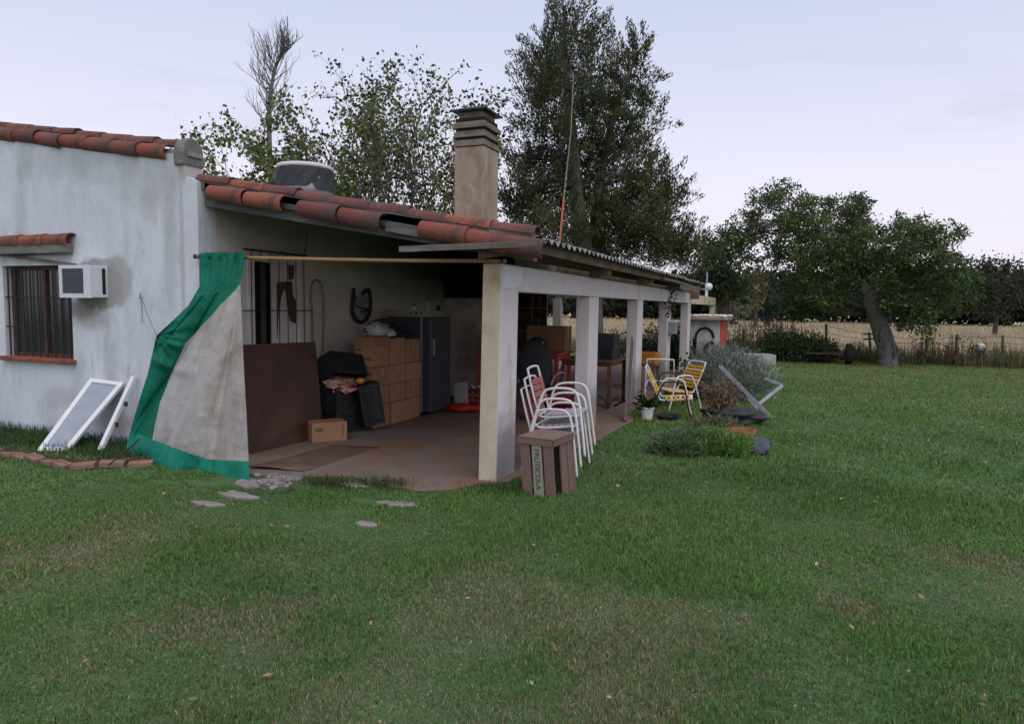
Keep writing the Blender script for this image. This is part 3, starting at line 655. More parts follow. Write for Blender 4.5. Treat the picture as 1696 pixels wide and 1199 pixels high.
# ---------------------------------------------------------------- green-edged curtain tied back to the wall
cur = thing('porch_curtain', tuple(onz(310, 795)), 'translucent grey curtain with green tarpaulin borders tied back beside the porch', 'curtain')
def rows():
    # v, left (px, depth Y), right (px, depth Y), width of green border in u
    K = [(0.00, (332, 419, 5.70), (406, 417, 5.715), 1.00),
         (0.06, (331, 440, 5.66), (404, 440, 5.68), 1.00),
         (0.13, (331, 474, 5.58), (398, 470, 5.62), 1.00),
         (0.20, (312, 506, 5.52), (399, 502, 5.58), .62),
         (0.28, (285, 532, 5.48), (401, 540, 5.52), .42),
         (0.345, (259, 556, 5.50), (402, 566, 5.47), .34),
         (0.41, (254, 578, 5.46), (403, 590, 5.43), .30),
         (0.52, (245, 618, 5.42), (405, 632, 5.36), .235),
         (0.66, (231, 662, 5.36), (408, 682, 5.28), .195),
         (0.80, (219, 702, 5.33), (410, 726, 5.20), .19),
         (0.90, (211, 732, 5.32), (412, 762, 5.14), .20),
         (1.00, (204, 757, 5.31), (413, 796, 5.09), .20)]
    return K
K = rows()
def interp(v, idx):
    for a, b in zip(K, K[1:]):
        if v <= b[0] + 1e-9:
            t = (v - a[0]) / (b[0] - a[0]); t2 = t
            if idx == 3: return a[3] + (b[3] - a[3]) * t2
            return [a[idx][i] + (b[idx][i] - a[idx][i]) * t2 for i in range(3)]
NU, NV = 150, 210
def sst(a, b, x):
    t = min(1, max(0, (x - a) / (b - a))); return t * t * (3 - 2 * t)
def cpt(u, v):
    l = interp(v, 1); r = interp(v, 2)
    px = l[0] + (r[0] - l[0]) * u; py = l[1] + (r[1] - l[1]) * u
    py += 16 * math.sin(math.pi * u) * max(0, (v - .75) / .25) ** 1.5 + 9 * sst(.18, .36, u) * sst(.9, 1., v) * (1 - u)
    py += 14 * math.exp(-((v - .36) / .1) ** 2) * math.sin(math.pi * min(1, u * 1.15)) ** 2 * (1 - u)
    Y = l[2] + (r[2] - l[2]) * u
    # folds: angle about the upper right anchor; pleats run from there to the tie and fan out towards the hem
    ax_, ay = 412, 395; th = math.atan2(py - ay, ax_ - px); dist = math.hypot(px - ax_, py - ay)
    fan = (abs(math.sin(th * 8.5 + .5)) ** .6 - .65) * 1.3 + (abs(math.sin(th * 19 + 1.1 + .004 * dist)) ** .7 - .6) * .55 + math.sin(th * 37) * .12
    amp = .018 + .10 * sst(40, 280, dist)
    ft = fan * amp * (.25 + .75 * sst(0, .12, u) * 1.0) * (.35 + .65 * sst(1.0, .86, u))
    # swags hanging from the tie to the anchor
    tx, ty = 259, 556; e1 = math.hypot(px - tx, py - ty) + math.hypot(px - 402, py - 455)
    for k_, (c_, w_, a_) in enumerate(((204, 9, .045), (252, 15, .055))):
        ft += a_ * math.exp(-((e1 + 14 * math.sin(px * .03 + k_) - c_) / w_) ** 2) * sst(440, 540, py) * (1 - .6 * u) * (.6 + .4 * math.sin(px * .05))
    # radiating creases at the tie
    at_ = math.atan2(py - ty, px - tx); dt_ = math.hypot(px - tx, py - ty)
    ft += .022 * math.sin(at_ * 15) * math.exp(-dt_ / 38)
    if v < .16: ft = ft * .4 + (.018 * math.sin(20 * u + 9 * v) + .008 * math.sin(51 * u)) * (1 - v / .2)
    ft += .012 * mnoise.fractal(Vector((px * .03, py * .03, 2.)), 1, 2, 4)
    ft += .02 * sst(.9, 1., v) * math.sin(19 * u + 1)
    return onY(px, py, Y - ft)
V = [[None] * (NU + 1) for _ in range(NV + 1)]
for j in range(NV + 1):
    for i in range(NU + 1): V[j][i] = cpt(i / NU, j / NV)
regs = {'green_border': MB(), 'sheer_panel': MB(), 'green_hem': MB()}
allv = [p for row in V for p in row]
fr = {k: [] for k in regs}
for j in range(NV):
    for i in range(NU):
        u, v = (i + .5) / NU, (j + .5) / NV
        hem = .84 + .065 * min(1, u * 1.5)
        k = 'green_hem' if v > hem else ('green_border' if u < interp(v, 3) else 'sheer_panel')
        a = j * (NU + 1) + i; fr[k].append((a, a + 1, a + NU + 2, a + NU + 1))
for k, mt in (('green_border', 'green_tarp'), ('sheer_panel', 'sheer_cloth'), ('green_hem', 'green_hem')):
    used = sorted({i for f in fr[k] for i in f}); mpv = {o: n for n, o in enumerate(used)}
    mm = MB(); mm.add([allv[i] for i in used], [tuple(mpv[i] for i in f) for f in fr[k]])
    mm.build(k, mt, cur, True, smooth=True)
# second fold of tarp wrapped over the pole
mm = MB(); vs = []; fs = []
for j in range(9):
    for i in range(17):
        t = i / 16; s = j / 8; P = pA.lerp(pB, .02 + .135 * t)
        ang = -1.2 + 4.4 * s; rad = .026 + .006 * math.sin(9 * t) + .004 * math.sin(23 * t + 5 * s)
        vs.append(P + Vector((0, -math.cos(ang) * rad, math.sin(ang) * rad + (.02 * math.sin(math.pi * t) if .2 < s < .8 else 0))))
for j in range(8):
    for i in range(16): a = j * 17 + i; fs.append((a, a + 1, a + 18, a + 17))
mm.add(vs, fs).build('pole_sleeve', 'green_tarp', cur, True, smooth=True)
tp = onY(259, 556, 5.47); hk = onY(234, 493, 5.745)
MB().tube(smooth_path([tp, tp.lerp(hk, .5) + Vector((0, 0, -.01)), hk]), .004, 5).build('tie_cord', 'hose', cur, True)
MB().tube([hk + Vector((0, .06, 0)), hk + Vector((0, -.02, 0)), hk + Vector((.01, -.02, .05))], .006, 5).build('wall_hook', 'iron', cur, True)
MB().tube([hk + Vector((0, -.008, 0)), hk + Vector((.01, -.006, -.12)), hk + Vector((.012, -.008, -.28))], .003, 4).build('cord_end', 'iron', cur, True)

# ---------------------------------------------------------------- old window frames leaning on the wall
def leaning_frame(label, bl, br, tl, tr, mesh=True, w=.055, t=.04):
    bl, br, tl, tr = map(Vector, (bl, br, tl, tr))
    o = thing('window_frame', tuple(bl), label, 'window frame', 'old window frames leaning on the wall')
    nrm = (br - bl).cross(tl - bl).normalized()
    for a, b in ((bl, tl), (br, tr)): MB().bar(a, b, w, t, nrm).build('stile', 'white_paint', o, True, bevel=.004)
    d1 = (tl - bl).normalized() * w / 2
    MB().bar(tl.lerp(tr, .06) - d1, tl.lerp(tr, .94) - d1, w, t * .9, nrm).build('rail', 'white_paint', o, True, bevel=.004)
    MB().bar(bl.lerp(br, .06) + d1, bl.lerp(br, .94) + d1, w, t * .9, nrm).build('rail', 'white_paint', o, True, bevel=.004)
    if mesh:
        MB().add([bl, br, tr, tl], [(0, 1, 2, 3)]).build('screen', 'mesh_screen', o, True)
    return o
zb = .055
leaning_frame('old white window frame with blue-grey mesh leaning low on the wall', onz(66, 748, zb), onz(108, 748, zb), onY(154, 628, 5.71), onY(203, 634, 5.71))
f2 = thing('wooden_batten', tuple(onz(166, 751, zb)), 'single white wooden batten leaning on the wall beside the curtain', 'batten')
MB().bar(onz(166, 749, zb) + Vector((0, 0, .02)), onY(222, 624, 5.70), .05, .045).build('batten', 'white_paint', f2, True, bevel=.004)
for t in (.35, .62): 
    q = onz(166, 749, zb).lerp(onY(222, 624, 5.70), t)
    MB().box(q + Vector((.02, .01, -.02)), q + Vector((.06, .03, .03))).build('hinge', 'iron', f2, True)
rd = thing('iron_rod', tuple(onz(178, 770, .05)), 'short rusty iron rod stuck in the bed beside the curtain hem', 'rod')
MB().tube([onz(178, 772, .04), onz(178, 772, .04) + Vector((.16, .25, .25))], .009, 6).build('rod', 'rust', rd, True)

# brick edging of the bed: each brick is a piece
ed = thing('brick_edging', (-7.0, 4.85, 0), 'row of worn bricks edging the grassy bed below the front wall', 'edging')
pathp = smooth_path([(-8.9, 4.86, 0), (-7.9, 4.80, 0), (-7.1, 4.74, 0), (-6.72, 4.72, 0), (-6.4, 4.95, 0), (-6.12, 5.18, 0)], 14)
acc = 0; last = pathp[0]; kk = 0
bme = MB().box((-.115, -.055, -.03), (.115, .055, .032)).mesh('brick', 'brick')
for p in pathp[1:]:
    acc += (p - last).length
    if acc > .235:
        d = p - last; acc = 0; kk += 1
        o = link('brick', bme, ed, M=Matrix.Translation(p - Vector(ed.location) + Vector((0, 0, random.uniform(.015, .04)))) @ Euler((random.uniform(-.12, .12), random.uniform(-.1, .1), math.atan2(d.y, d.x) + random.uniform(-.12, .12))).to_matrix().to_4x4())
        bv = o.modifiers.new('bevel', 'BEVEL'); bv.width = .01; bv.segments = 2
    last = p
# broken concrete in front of the porch
def slab_piece(label, x, y, r, seed, thick=.035, name='paving_fragment', grp='broken concrete in the lawn', rz=.02):
    rr = random.Random(seed); c = onz(x, y); o = thing(name, (c.x, c.y, 0), label, 'concrete', grp)
    n = 15; ang = sorted(2 * math.pi * (k + rr.uniform(-.35, .35)) / n for k in range(n)); poly = [(r[0] * (1 + rr.uniform(-.42, .2)) * math.cos(a), r[1] * (1 + rr.uniform(-.42, .2)) * math.sin(a)) for a in ang]
    q = MB().prism(poly, 2, -.04, thick).build('slab', 'rubble', o, bevel=.007); q.rotation_euler = (rr.uniform(-.05, .05), rr.uniform(-.05, .05), 0); return o
for i, (x, y, r, lb) in enumerate([(430, 803, (.24, .16), 'largest broken concrete slab beside the curtain hem'), (468, 792, (.2, .13), 'broken grey slab touching the dark sheet on the porch floor'),
        (395, 822, (.2, .08), 'low broken slab edge below the curtain hem'), (345, 836, (.17, .06), 'leftmost flat concrete fragment lying in the grass'), 
        (585, 806, (.15, .06), 'sunken stone by the grass tuft at the porch edge'),
        (660, 836, (.20, .085), 'flat grey paving stone in the grass near the nearest pillar'), (605, 869, (.105, .05), 'small round beige stone nearest the viewer in the lawn')]):
    slab_piece(lb, x, y, r, i, thick=.026 if y < 830 else .018)
for i in range(14):
    c = onz(random.uniform(418, 482), random.uniform(798, 822)); 
    o = lump('concrete_chip', 'rubble', None, (0, 0, .02), (random.uniform(.02, .05), random.uniform(.02, .04), .02), i, .4, 1); o.location = (c.x, c.y, .05)
    tag(o, 'small pale concrete chip among the broken slabs by the curtain', 'rubble', 'concrete chips by the curtain')

# ---------------------------------------------------------------- brown sheets
FZ = .03
b0 = onz(415, 752, FZ); b1 = onz(536, 724, FZ); t0 = onX(401.5, 571, b0.x - .13); t1 = onX(522.5, 566, b1.x - .15)
hbd = thing('brown_board', tuple(b0), 'dark brown hardboard sheet standing upright against the porch window', 'board')
nn = (b1 - b0).cross(t0 - b0).normalized(); off = nn * -.008 if nn.x > 0 else nn * .008
MB().add([b0, b1, t1, t0, b0 + off, b1 + off, t1 + off, t0 + off], [(0, 1, 2, 3), (7, 6, 5, 4), (0, 4, 5, 1), (1, 5, 6, 2), (2, 6, 7, 3), (3, 7, 4, 0)]).build('panel', 'hardboard', hbd, True)
fl = thing('floor_board', tuple(onz(500, 770, FZ)), 'thin brown hardboard sheet lying on the porch floor with curled edge', 'board')
c4 = [onz(416, 775, FZ), onz(500, 780, FZ), onz(628, 741, FZ), onz(538, 722, FZ), onz(418, 752, FZ)]
vs = []; fs = []; n = 14
A, B, C_, D = onz(412, 776, FZ), onz(503, 781, FZ), onz(630, 741, FZ), onz(420, 748, FZ)
D = A + (C_ - B)
for j in range(n + 1):
    for i in range(n + 1):
        u, v = i / n, j / n; p = A.lerp(B, u).lerp(D.lerp(C_, u), v)
        lift = .035 * max(0, 1 - v * 2.2) ** 2 * (.4 + .6 * math.sin(math.pi * min(1, u + .25))) + .004
        vs.append(p + Vector((0, 0, lift)))
for j in range(n):
    for i in range(n): a = j * (n + 1) + i; fs.append((a, a + 1, a + n + 2, a + n + 1))
o = MB().add(vs, fs).build('panel', 'hardboard_floor', fl, True, smooth=True); sm = o.modifiers.new('solid', 'SOLIDIFY'); sm.thickness = .014

# ---------------------------------------------------------------- hose and wall hanging
hs = thing('garden_hose', tuple(onX(527, 600, XW)), 'loop of tan hose hanging on the porch wall beside the window', 'hose')
hp = [(518, 566), (517, 520), (514.5, 490), (517, 470), (524, 464), (531, 469), (535, 490), (536, 530), (535, 575), (532, 598)]
MB().tube(smooth_path([onX(x, y, XW + .03) for x, y in hp], 6), .013, 8).build('loop', 'hose', hs, True, smooth=True)
c = onX(524, 464, XW + .03); MB().tube([c + Vector((-.05, 0, -.005)), c + Vector((.02, 0, -.005))], .008, 6).build('peg', 'iron', hs, True)
wh = thing('wall_hanging', tuple(onX(599, 534, XW)), 'oval hanging of dark padded rim and pale strapping on the porch wall', 'wall hanging')
op = [(586, 477), (584, 500), (584, 518), (590, 530), (598, 534), (607, 529), (613, 515), (613.5, 495), (610, 480), (600.5, 487)]
MB().tube(smooth_path([onX(x, y, XW + .045) for x, y in op], 5), .028, 8).build('rim', 'rubber_blue', wh, True, smooth=True)
ip = [(588, 488), (588, 520), (594, 529), (602, 529), (609, 515), (610, 492), (602, 490)]
q = [onX(x, y, XW + .01) for x, y in ip]
MB().prism([(p.y, p.z) for p in q], 0, XW + .002, XW + .03).build('pad', 'leather_pale', wh, True, bevel=.01)
for (xa, ya, xb, yb, mt) in ((589, 497, 610, 500, 'leather_pale'), (589, 506, 609, 512, 'rubber_blue'), (598, 516, 610, 514, 'rubber'), (590, 488, 600, 505, 'leather_pale'), (591, 522, 606, 520, 'leather_pale')):
    MB().tube([onX(xa, ya, XW + .045), onX((xa + xb) / 2, (ya + yb) / 2 + 1.5, XW + .06), onX(xb, yb, XW + .045)], .014, 6).build('strap', mt, wh, True, smooth=True)

# ---------------------------------------------------------------- cardboard boxes
def carton(name, label, lo, hi, group=None, matn='cardboard', flap=False, rz=0., marks=None, cat='box'):
    lo = Vector(lo); hi = Vector(hi); c = Vector(((lo.x + hi.x) / 2, (lo.y + hi.y) / 2, lo.z)); h = (hi - lo)
    o = thing(name, tuple(c), label, cat, group, rz)
    MB().box((-h.x / 2, -h.y / 2, 0), (h.x / 2, h.y / 2, h.z)).build('carton', matn, o, bevel=.006)
    MB().box((-h.x / 2 + .01, -.03, h.z + .0005), (h.x / 2 - .01, .03, h.z + .002)).build('tape', 'tape', o)
    MB().box((h.x / 2 + .0005, -.025, h.z * .55), (h.x / 2 + .0018, .025, h.z - .004)).build('tape', 'tape', o)
    if flap:
        MB().box((-h.x / 2 - .012, -h.y / 2 - .012, h.z - .13), (h.x / 2 + .012, h.y / 2 + .012, h.z + .006)).build('lid', 'cardboard', o, bevel=.006)
    for (s, x, z, sz) in (marks or []):
        if not s:
            MB().box((x * h.x / 2 - .045, -h.y / 2 - .0035, z * h.z - .008), (x * h.x / 2 + .045, -h.y / 2 - .0005, z * h.z + .008)).build('print', 'ink', o); continue
        text_mesh(s, sz, 'ink', 'print', o, axes((1, 0, 0), (0, 0, 1), (0, -1, 0), (x * h.x / 2, -h.y / 2 - .0035, z * h.z)))
    return o
rowz = [.03, .335, .60, .86]; rowh = [.30, .26, .255, .40]; rn = ['bottom', 'second lowest', 'third', 'top']; cn = ['nearest column', 'middle column', 'column beside the fridge']
for cidx in range(3):
    y0 = 7.86 + cidx * .42
    for r_ in range(4):
        x1 = -5.22 + random.uniform(-.02, .02) + (.0 if r_ else .01); d = .285
        hh = rowh[r_] - (.0 if r_ < 3 else .03 * cidx)
        yy = y0 + (.0 if r_ != 3 else (-.02 if cidx == 0 else .0))
        mk = None
        if cidx == 0: mk = [[('FRAGIL', 0, .5, .06)], [('', -.45, .75, .04)], [('FRAGIL', .1, .66, .06), ('', -.45, .2, .04)], [('FRAGIL', .15, .28, .075), ('', -.5, .58, .04)]][r_]
        if r_ == 0 and cidx == 0: mk = None
        carton('cardboard_box', 'cardboard box, %s row, %s of the stack by the fridge' % (rn[r_], cn[cidx]), (x1 - d, yy, rowz[r_]), (x1, yy + .405, rowz[r_] + hh), 'stacked cardboard boxes on the porch', flap=(r_ == 3 and cidx == 0), rz=random.uniform(-.025, .025), marks=mk)
# low printed carton on the floor
c0 = onz(517, 734, FZ); c1 = onz(575, 729, FZ); dd = (c1 - c0); rz = math.atan2(dd.y, dd.x)
lc = thing('small_carton', tuple(c0), 'low orange-brown carton with green oval print on the floor', 'box', None, rz)
Lw = dd.length
MB().box((0, 0, 0), (Lw, .26, .235)).build('carton', 'cardboard', lc, bevel=.005)
MB().box((.01, -.0, .236), (Lw - .01, .26, .239)).build('lid_flap', 'cardboard', lc)
mo = MB().lathe([(.055, 0), (.055, .002)], 20); 
o = link('oval_print', mo.mesh('oval_print', 'green_ink'), lc, M=axes((1, 0, 0), (0, 0, .45), (0, -1, 0), (Lw * .2, -.0005, .155)))
MB().box((Lw * .85, -.002, .05), (Lw * .90, -.0004, .2)).build('print', 'cardboard_dark', lc)

# ---------------------------------------------------------------- black plastic crates and the heap
def crate_mesh(L_, W_, H_, name='crate'):
    m = MB(); t = .012
    m.box((-L_ / 2, -W_ / 2, 0), (L_ / 2, W_ / 2, .012))
    for sx in (-1, 1):
        m.box((sx * L_ / 2 - t, -W_ / 2, H_ - .035), (sx * L_ / 2 + t, W_ / 2, H_)); m.box((sx * L_ / 2 - t * .7, -W_ / 2, .0), (sx * L_ / 2 + t * .7, W_ / 2, .03))
        for k in range(9): y = -W_ / 2 + (k + .5) * W_ / 9; m.box((sx * L_ / 2 - .005, y - .016, .03), (sx * L_ / 2 + .005, y + .016, H_ - .035))
        for z in (H_ * .33, H_ * .58): m.box((sx * L_ / 2 - .007, -W_ / 2, z), (sx * L_ / 2 + .007, W_ / 2, z + .02))
    for sy in (-1, 1):
        m.box((-L_ / 2, sy * W_ / 2 - t, H_ - .035), (L_ / 2, sy * W_ / 2 + t, H_ - .001)); m.box((-L_ / 2, sy * W_ / 2 - t * .7, .001), (L_ / 2, sy * W_ / 2 + t * .7, .031))
        for k in range(13): x = -L_ / 2 + (k + .5) * L_ / 13; m.box((x - .016, sy * W_ / 2 - .005, .03), (x + .016, sy * W_ / 2 + .005, H_ - .035))
        for z in (H_ * .33, H_ * .58): m.box((-L_ / 2, sy * W_ / 2 - .007, z), (L_ / 2, sy * W_ / 2 + .007, z + .02))
        for sx in (-1, 1): m.box((sx * (L_ / 2 - .02) - .02, sy * W_ / 2 - .014, .002), (sx * (L_ / 2 - .02) + .02, sy * W_ / 2 + .014, H_ - .002))
    return m.mesh(name, 'black_plastic')
CR = crate_mesh(.54, .36, .30)
def crate(label, loc, rot, group='black plastic crates'):
    o = thing('plastic_crate', loc, label, 'crate', group); o.rotation_euler = rot
    link('basket', CR, o); return o
cb = onz(592, 722, FZ)
crate('black crate standing on the porch floor at the bottom of the heap', (-5.50, 7.58, FZ), (0, 0, R(74)))
crate('black crate holding the patterned cloth, second in the heap', (-5.50, 7.54, .335), (0, 0, R(80)))
crate('upturned black crate tilted on top of the heap', (-5.62, 7.62, .98), (R(180 - 28), R(8), R(76)))
crate('black crate leaning against the stacked boxes on edge', (-5.36, 7.66, .36), (R(4), R(80), R(62)))
cl_ = lump('patterned_cloth', 'cloth_pink', None, (0, 0, 0), (.20, .26, .07), 4, .55, 4, 3.0); cl_.location = (-5.47, 7.50, .665); cl_.rotation_euler = (.15, .25, .4)
tag(cl_, 'crumpled pink and red patterned cloth draped over a black crate', 'cloth')
og = lump('orange_bag', 'orange_plastic', None, (0, 0, 0), (.06, .05, .045), 9, .2, 2); og.location = (-5.26, 7.62, .70)
tag(og, 'small bright orange bundle on top of the crumpled cloth', 'bundle')
st = thing('wooden_offcut', (-5.85, 7.45, FZ), 'narrow tan wooden panel standing behind the dark board edge', 'panel')
MB().bar((-5.86, 7.46, FZ), (-5.95, 7.46, .62), .16, .02, (1, 0, 0)).build('panel', 'cardboard_dark', st, True)
# white bag with dark handle on the boxes
bgw = thing('plastic_bag', (-5.36, 8.12, 1.26), 'crumpled white plastic bag with dark rim lying on the box stack', 'bag')
lump('bag', 'bag_white', bgw, (0, .05, .085), (.15, .19, .11), 2, .4, 3, 2.6, flat=-.085)
lump('bag_corner', 'bag_white', bgw, (.12, .2, .02), (.07, .1, .08), 5, .4, 3, 2.6, flat=-.015)
MB().tube(smooth_path([(-.15, -.02, .06), (-.10, .02, .16), (.02, .08, .215), (.06, .3, .20), (.06, .6, .07), (.04, .8, .05)]), .03, 8).build('rim', 'black_plastic', bgw, smooth=True)
# fridge and what stands on it
FH = 1.52
fr_ = thing('fridge', (-5.42, 9.45, FZ), 'tall dark blue-grey fridge with a pale vertical trim beside the boxes', 'fridge')
MB().box((-5.80, 9.14, FZ + .04), (-5.22, 9.80, FH)).build('cabinet', 'fridge_blue', fr_, True, bevel=.02)
MB().box((-5.215, 9.15, FZ + .05), (-5.06, 9.79, FH - .003)).build('door', 'fridge_blue', fr_, True, bevel=.018)
MB().box((-5.222, 9.128, FZ + .05), (-5.195, 9.139, FH - .01)).build('door_trim', 'trim_grey', fr_, True)
MB().box((-5.057, 9.2, .95), (-5.03, 9.225, 1.2)).build('handle', 'trim_grey', fr_, True)
for (x, y) in ((-5.75, 9.2), (-5.28, 9.2), (-5.28, 9.74), (-5.75, 9.74)): MB().box((x - .03, y - .03, FZ), (x + .03, y + .03, FZ + .04)).build('foot', 'black_plastic', fr_, True)
tr = thing('wooden_tray', (-5.45, 9.4, FH), 'low pale wooden tray with dark holes on top of the fridge', 'tray')
m = MB()
m.box((-5.75, 9.2, FH), (-5.12, 9.7, FH + .012)).box((-5.75, 9.2, FH + .012), (-5.12, 9.215, FH + .10)).box((-5.75, 9.685, FH + .012), (-5.12, 9.7, FH + .10)).box((-5.75, 9.215, FH + .012), (-5.735, 9.685, FH + .1)).box((-5.135, 9.215, FH + .012), (-5.12, 9.685, FH + .1))
m.build('tray', 'crate_green', tr, True)
for k in range(3): MB().lathe([(.018, 0), (.018, .003)], 10).build('hole', 'dark_void', tr).matrix_local = axes((1, 0, 0), (0, 0, 1), (0, -1, 0), (.02 + k * .09, -.2005, .055))
for i, (x, y, h, r_, lb, mt) in enumerate([(-5.5, 9.42, .16, .04, 'small dark jar in the tray on the fridge, nearest the wall', 'glass'), (-5.27, 9.45, .24, .035, 'taller pale bottle in the tray on the fridge', 'leather_pale'), (-5.18, 9.6, .15, .04, 'round-topped dark tin at the outer end of the fridge tray', 'rubber_blue')]):
    o = thing('jar', (x, y, FH + .012), lb, 'jar', 'jars on the fridge')
    MB().lathe([(r_, 0), (r_, h * .75), (r_ * .6, h * .85), (r_ * .6, h)], 14).build('body', mt, o, smooth=True); MB().lathe([(r_ * .65, h + .001), (r_ * .65, h + .02)], 12).build('lid', 'iron', o)
# red crate with bottles, red bag, white sheet, red chair near the hearth
bc = thing('bottle_crate', (-4.75, 10.35, FZ), 'reddish wooden crate full of bottles by the hearth', 'crate')
for k in range(3):
    z = FZ + .02 + k * .085
    MB().box((-5.05, 10.12, z), (-4.42, 10.135, z + .065)).build('slat', 'red_wood', bc, True)
    MB().box((-5.05, 10.56, z), (-4.42, 10.575, z + .065)).build('slat', 'red_wood', bc, True)
    MB().box((-5.065, 10.12, z), (-5.052, 10.575, z + .065)).build('slat', 'red_wood', bc, True)
    MB().box((-4.418, 10.12, z), (-4.405, 10.575, z + .065)).build('slat', 'red_wood', bc, True)
MB().box((-5.05, 10.136, FZ), (-4.42, 10.559, FZ + .015)).build('bottom', 'brown_wood', bc, True)
for k in range(10):
    x = -4.98 + (k % 5) * .125; y = 10.22 + (k // 5) * .2
    o = thing('bottle', (x, y, FZ + .016), '%s bottle from the hearth side in the %s row of the reddish crate' % (['first', 'second', 'third', 'fourth', 'fifth'][k % 5], ['near', 'far'][k // 5]), 'bottle', 'bottles in the crate')
    MB().lathe([(.035, 0), (.037, .01), (.037, .17), (.014, .24), (.013, .31)], 12).build('body', 'window_dark', o, smooth=True)
    MB().lathe([(.016, .311), (.016, .335)], 10).build('cap', 'white_paint', o)
rb = lump('red_bag', 'red_plastic', None, (0, 0, 0), (.30, .16, .07), 6, .35, 3, 2.0, flat=-.06); rb.location = (-4.83, 9.78, FZ + .065); rb.rotation_euler = (0, 0, R(20))
tag(rb, 'bright red plastic bag lying flat on the floor before the fridge', 'bag')
ws = thing('white_sheet', (-5.1, 10.05, FZ), 'thin pale board leaning between the fridge and the bottle crate', 'board')
MB().bar((-4.95, 10.0, FZ), (-5.03, 10.09, .45), .24, .012, (0, -1, .2)).build('panel', 'leather_pale', ws, True)
rc = thing('red_chair', (-4.45, 11.2, FZ), 'red wooden chair half hidden behind the nearest pillar', 'chair')
for (x, y, h) in ((-.2, -.2, 1.02), (-.2, .2, 1.02), (.2, -.2, .45), (.2, .2, .45)): MB().bar((x, y, 0), (x - (.1 if h > .6 else 0), y, h), .045, .045, (0, 1, 0)).build('leg', 'red_wood', rc)
MB().box((-.23, -.23, .452), (.23, .23, .49)).build('seat', 'red_wood', rc, bevel=.01)
for z in (.68, .84, .98): MB().bar((-.2 - .1 * z, -.177, z), (-.2 - .1 * z, .177, z), .02, .07).build('back_slat', 'red_wood', rc)
# white plaster patch on hearth flank side (paler block)
# ---------------------------------------------------------------- dim things inside the porch, seen between the pillars
def rail_table(name, label, cx_, cy_, lx, ly, h, mt, rz=0, leg=.06):
    o = thing(name, (cx_, cy_, FZ), label, 'table', None, rz)
    MB().box((-lx / 2, -ly / 2, h - .035), (lx / 2, ly / 2, h)).build('table_top', mt, o, bevel=.004)
    MB().box((-lx / 2 + .05, -ly / 2 + .05, h - .11), (lx / 2 - .05, ly / 2 - .05, h - .037)).build('apron', mt, o)
    for sx in (-1, 1):
        for sy in (-1, 1): MB().box((sx * (lx / 2 - .07) - leg / 2, sy * (ly / 2 - .07) - leg / 2, 0), (sx * (lx / 2 - .07) + leg / 2, sy * (ly / 2 - .07) + leg / 2, h - .111)).build('leg', mt, o)
    return o
q = onz(1022, 682, FZ)
rail_table('wooden_table', 'orange-brown wooden table under black crates between second and third pillars', -3.25, 11.75, .95, 1.2, .80, 'table_brown')
for k in range(3):
    crate(['black crate on the wooden table, lowest of three', 'black crate on the wooden table, middle of three', 'black crate on the wooden table, topmost of three'][k], (-3.22, 11.65, FZ + .802 + k * .19 * 1.0), (0, 0, R(88 + 3 * k)), 'black crates on the table') if False else None
CR2 = crate_mesh(.62, .5, .21)
for k in range(2):
    o = thing('plastic_crate', (-3.15, 11.6, FZ + .80 + k * .212), ['lower black crate on the wooden table between two pillars', 'upper black crate on the wooden table between two pillars'][k], 'crate', 'black plastic crates'); o.rotation_euler = (0, 0, R(4 * k))
    link('basket', CR2, o)
    MB().box((-.28, -.22, .02), (.28, .22, .17)).build('liner', 'dark_tarp', o)
rail_table('red_workbench', 'red-edged workbench carrying a big carton inside the porch', -4.25, 10.95, 1.5, .8, .93, 'red_wood')
carton('big_carton', 'large brown carton standing on the red workbench inside the porch', (-4.2, 10.9, FZ + .931), (-3.52, 11.25, FZ + .931 + .42), matn='cardboard_dark')
ob = thing('leaning_plank', (-2.42, 10.2, FZ), 'weathered grey plank leaning on the third pillar', 'plank')
MB().bar(onz(1036, 702, 0), onX(1046, 563, -2.56) + Vector((.02, -.02, 0)), .16, .025, (1, 0, 0)).build('plank', 'weathered_plank', ob, True)
oc_ = onY(897, 620, 9.6); ofc = thing('office_chair', (oc_.x, 9.6, FZ), 'black office chair with tall rounded back inside the porch', 'chair', None, R(-10))
lump('backrest', 'dark_tarp', ofc, (0, -.2, .80), (.30, .08, .40), 1, .06, 3); lump('seat', 'dark_tarp', ofc, (0, 0, .47), (.28, .27, .06), 1, .06, 3)
MB().tube([(0, 0, .08), (0, 0, .42)], .03, 10).build('column', 'black_metal', ofc)
for k in range(5):
    a = 2 * math.pi * k / 5; MB().tube([(0, 0, .09), (.28 * math.cos(a), .28 * math.sin(a), .06)], .02, 6).build('base_arm', 'black_metal', ofc); lump('caster', 'black_plastic', ofc, (.28 * math.cos(a), .28 * math.sin(a), .03), (.03, .03, .03), 1, 0, 2)
for s in (-1, 1): MB().tube(smooth_path([(.27 * s, -.2, .55), (.31 * s, -.12, .70), (.31 * s, .12, .70), (.28 * s, .15, .50)]), .016, 8).build('armrest', 'galvanised', ofc, smooth=True)
hm = thing('helmet', (onY(890, 560, 10.7).x, 10.7, FZ + .93), 'shiny black helmet with pale rim on the workbench', 'helmet')
lump('shell', 'window_dark', hm, (0, 0, .13), (.14, .17, .13), 3, .05, 3, flat=-.12); MB().tube([(.14 * math.cos(a) * 1.02, .17 * math.sin(a) * 1.02, .06) for a in [i * math.pi / 10 for i in range(20)]], .012, 6, closed=True).build('rim', 'white_paint', hm)
pn = thing('hanging_lamp_shade', (-3.3, 11.0, 1.52), 'shiny metal bowl hanging under the roof between first two pillars', 'lamp shade')
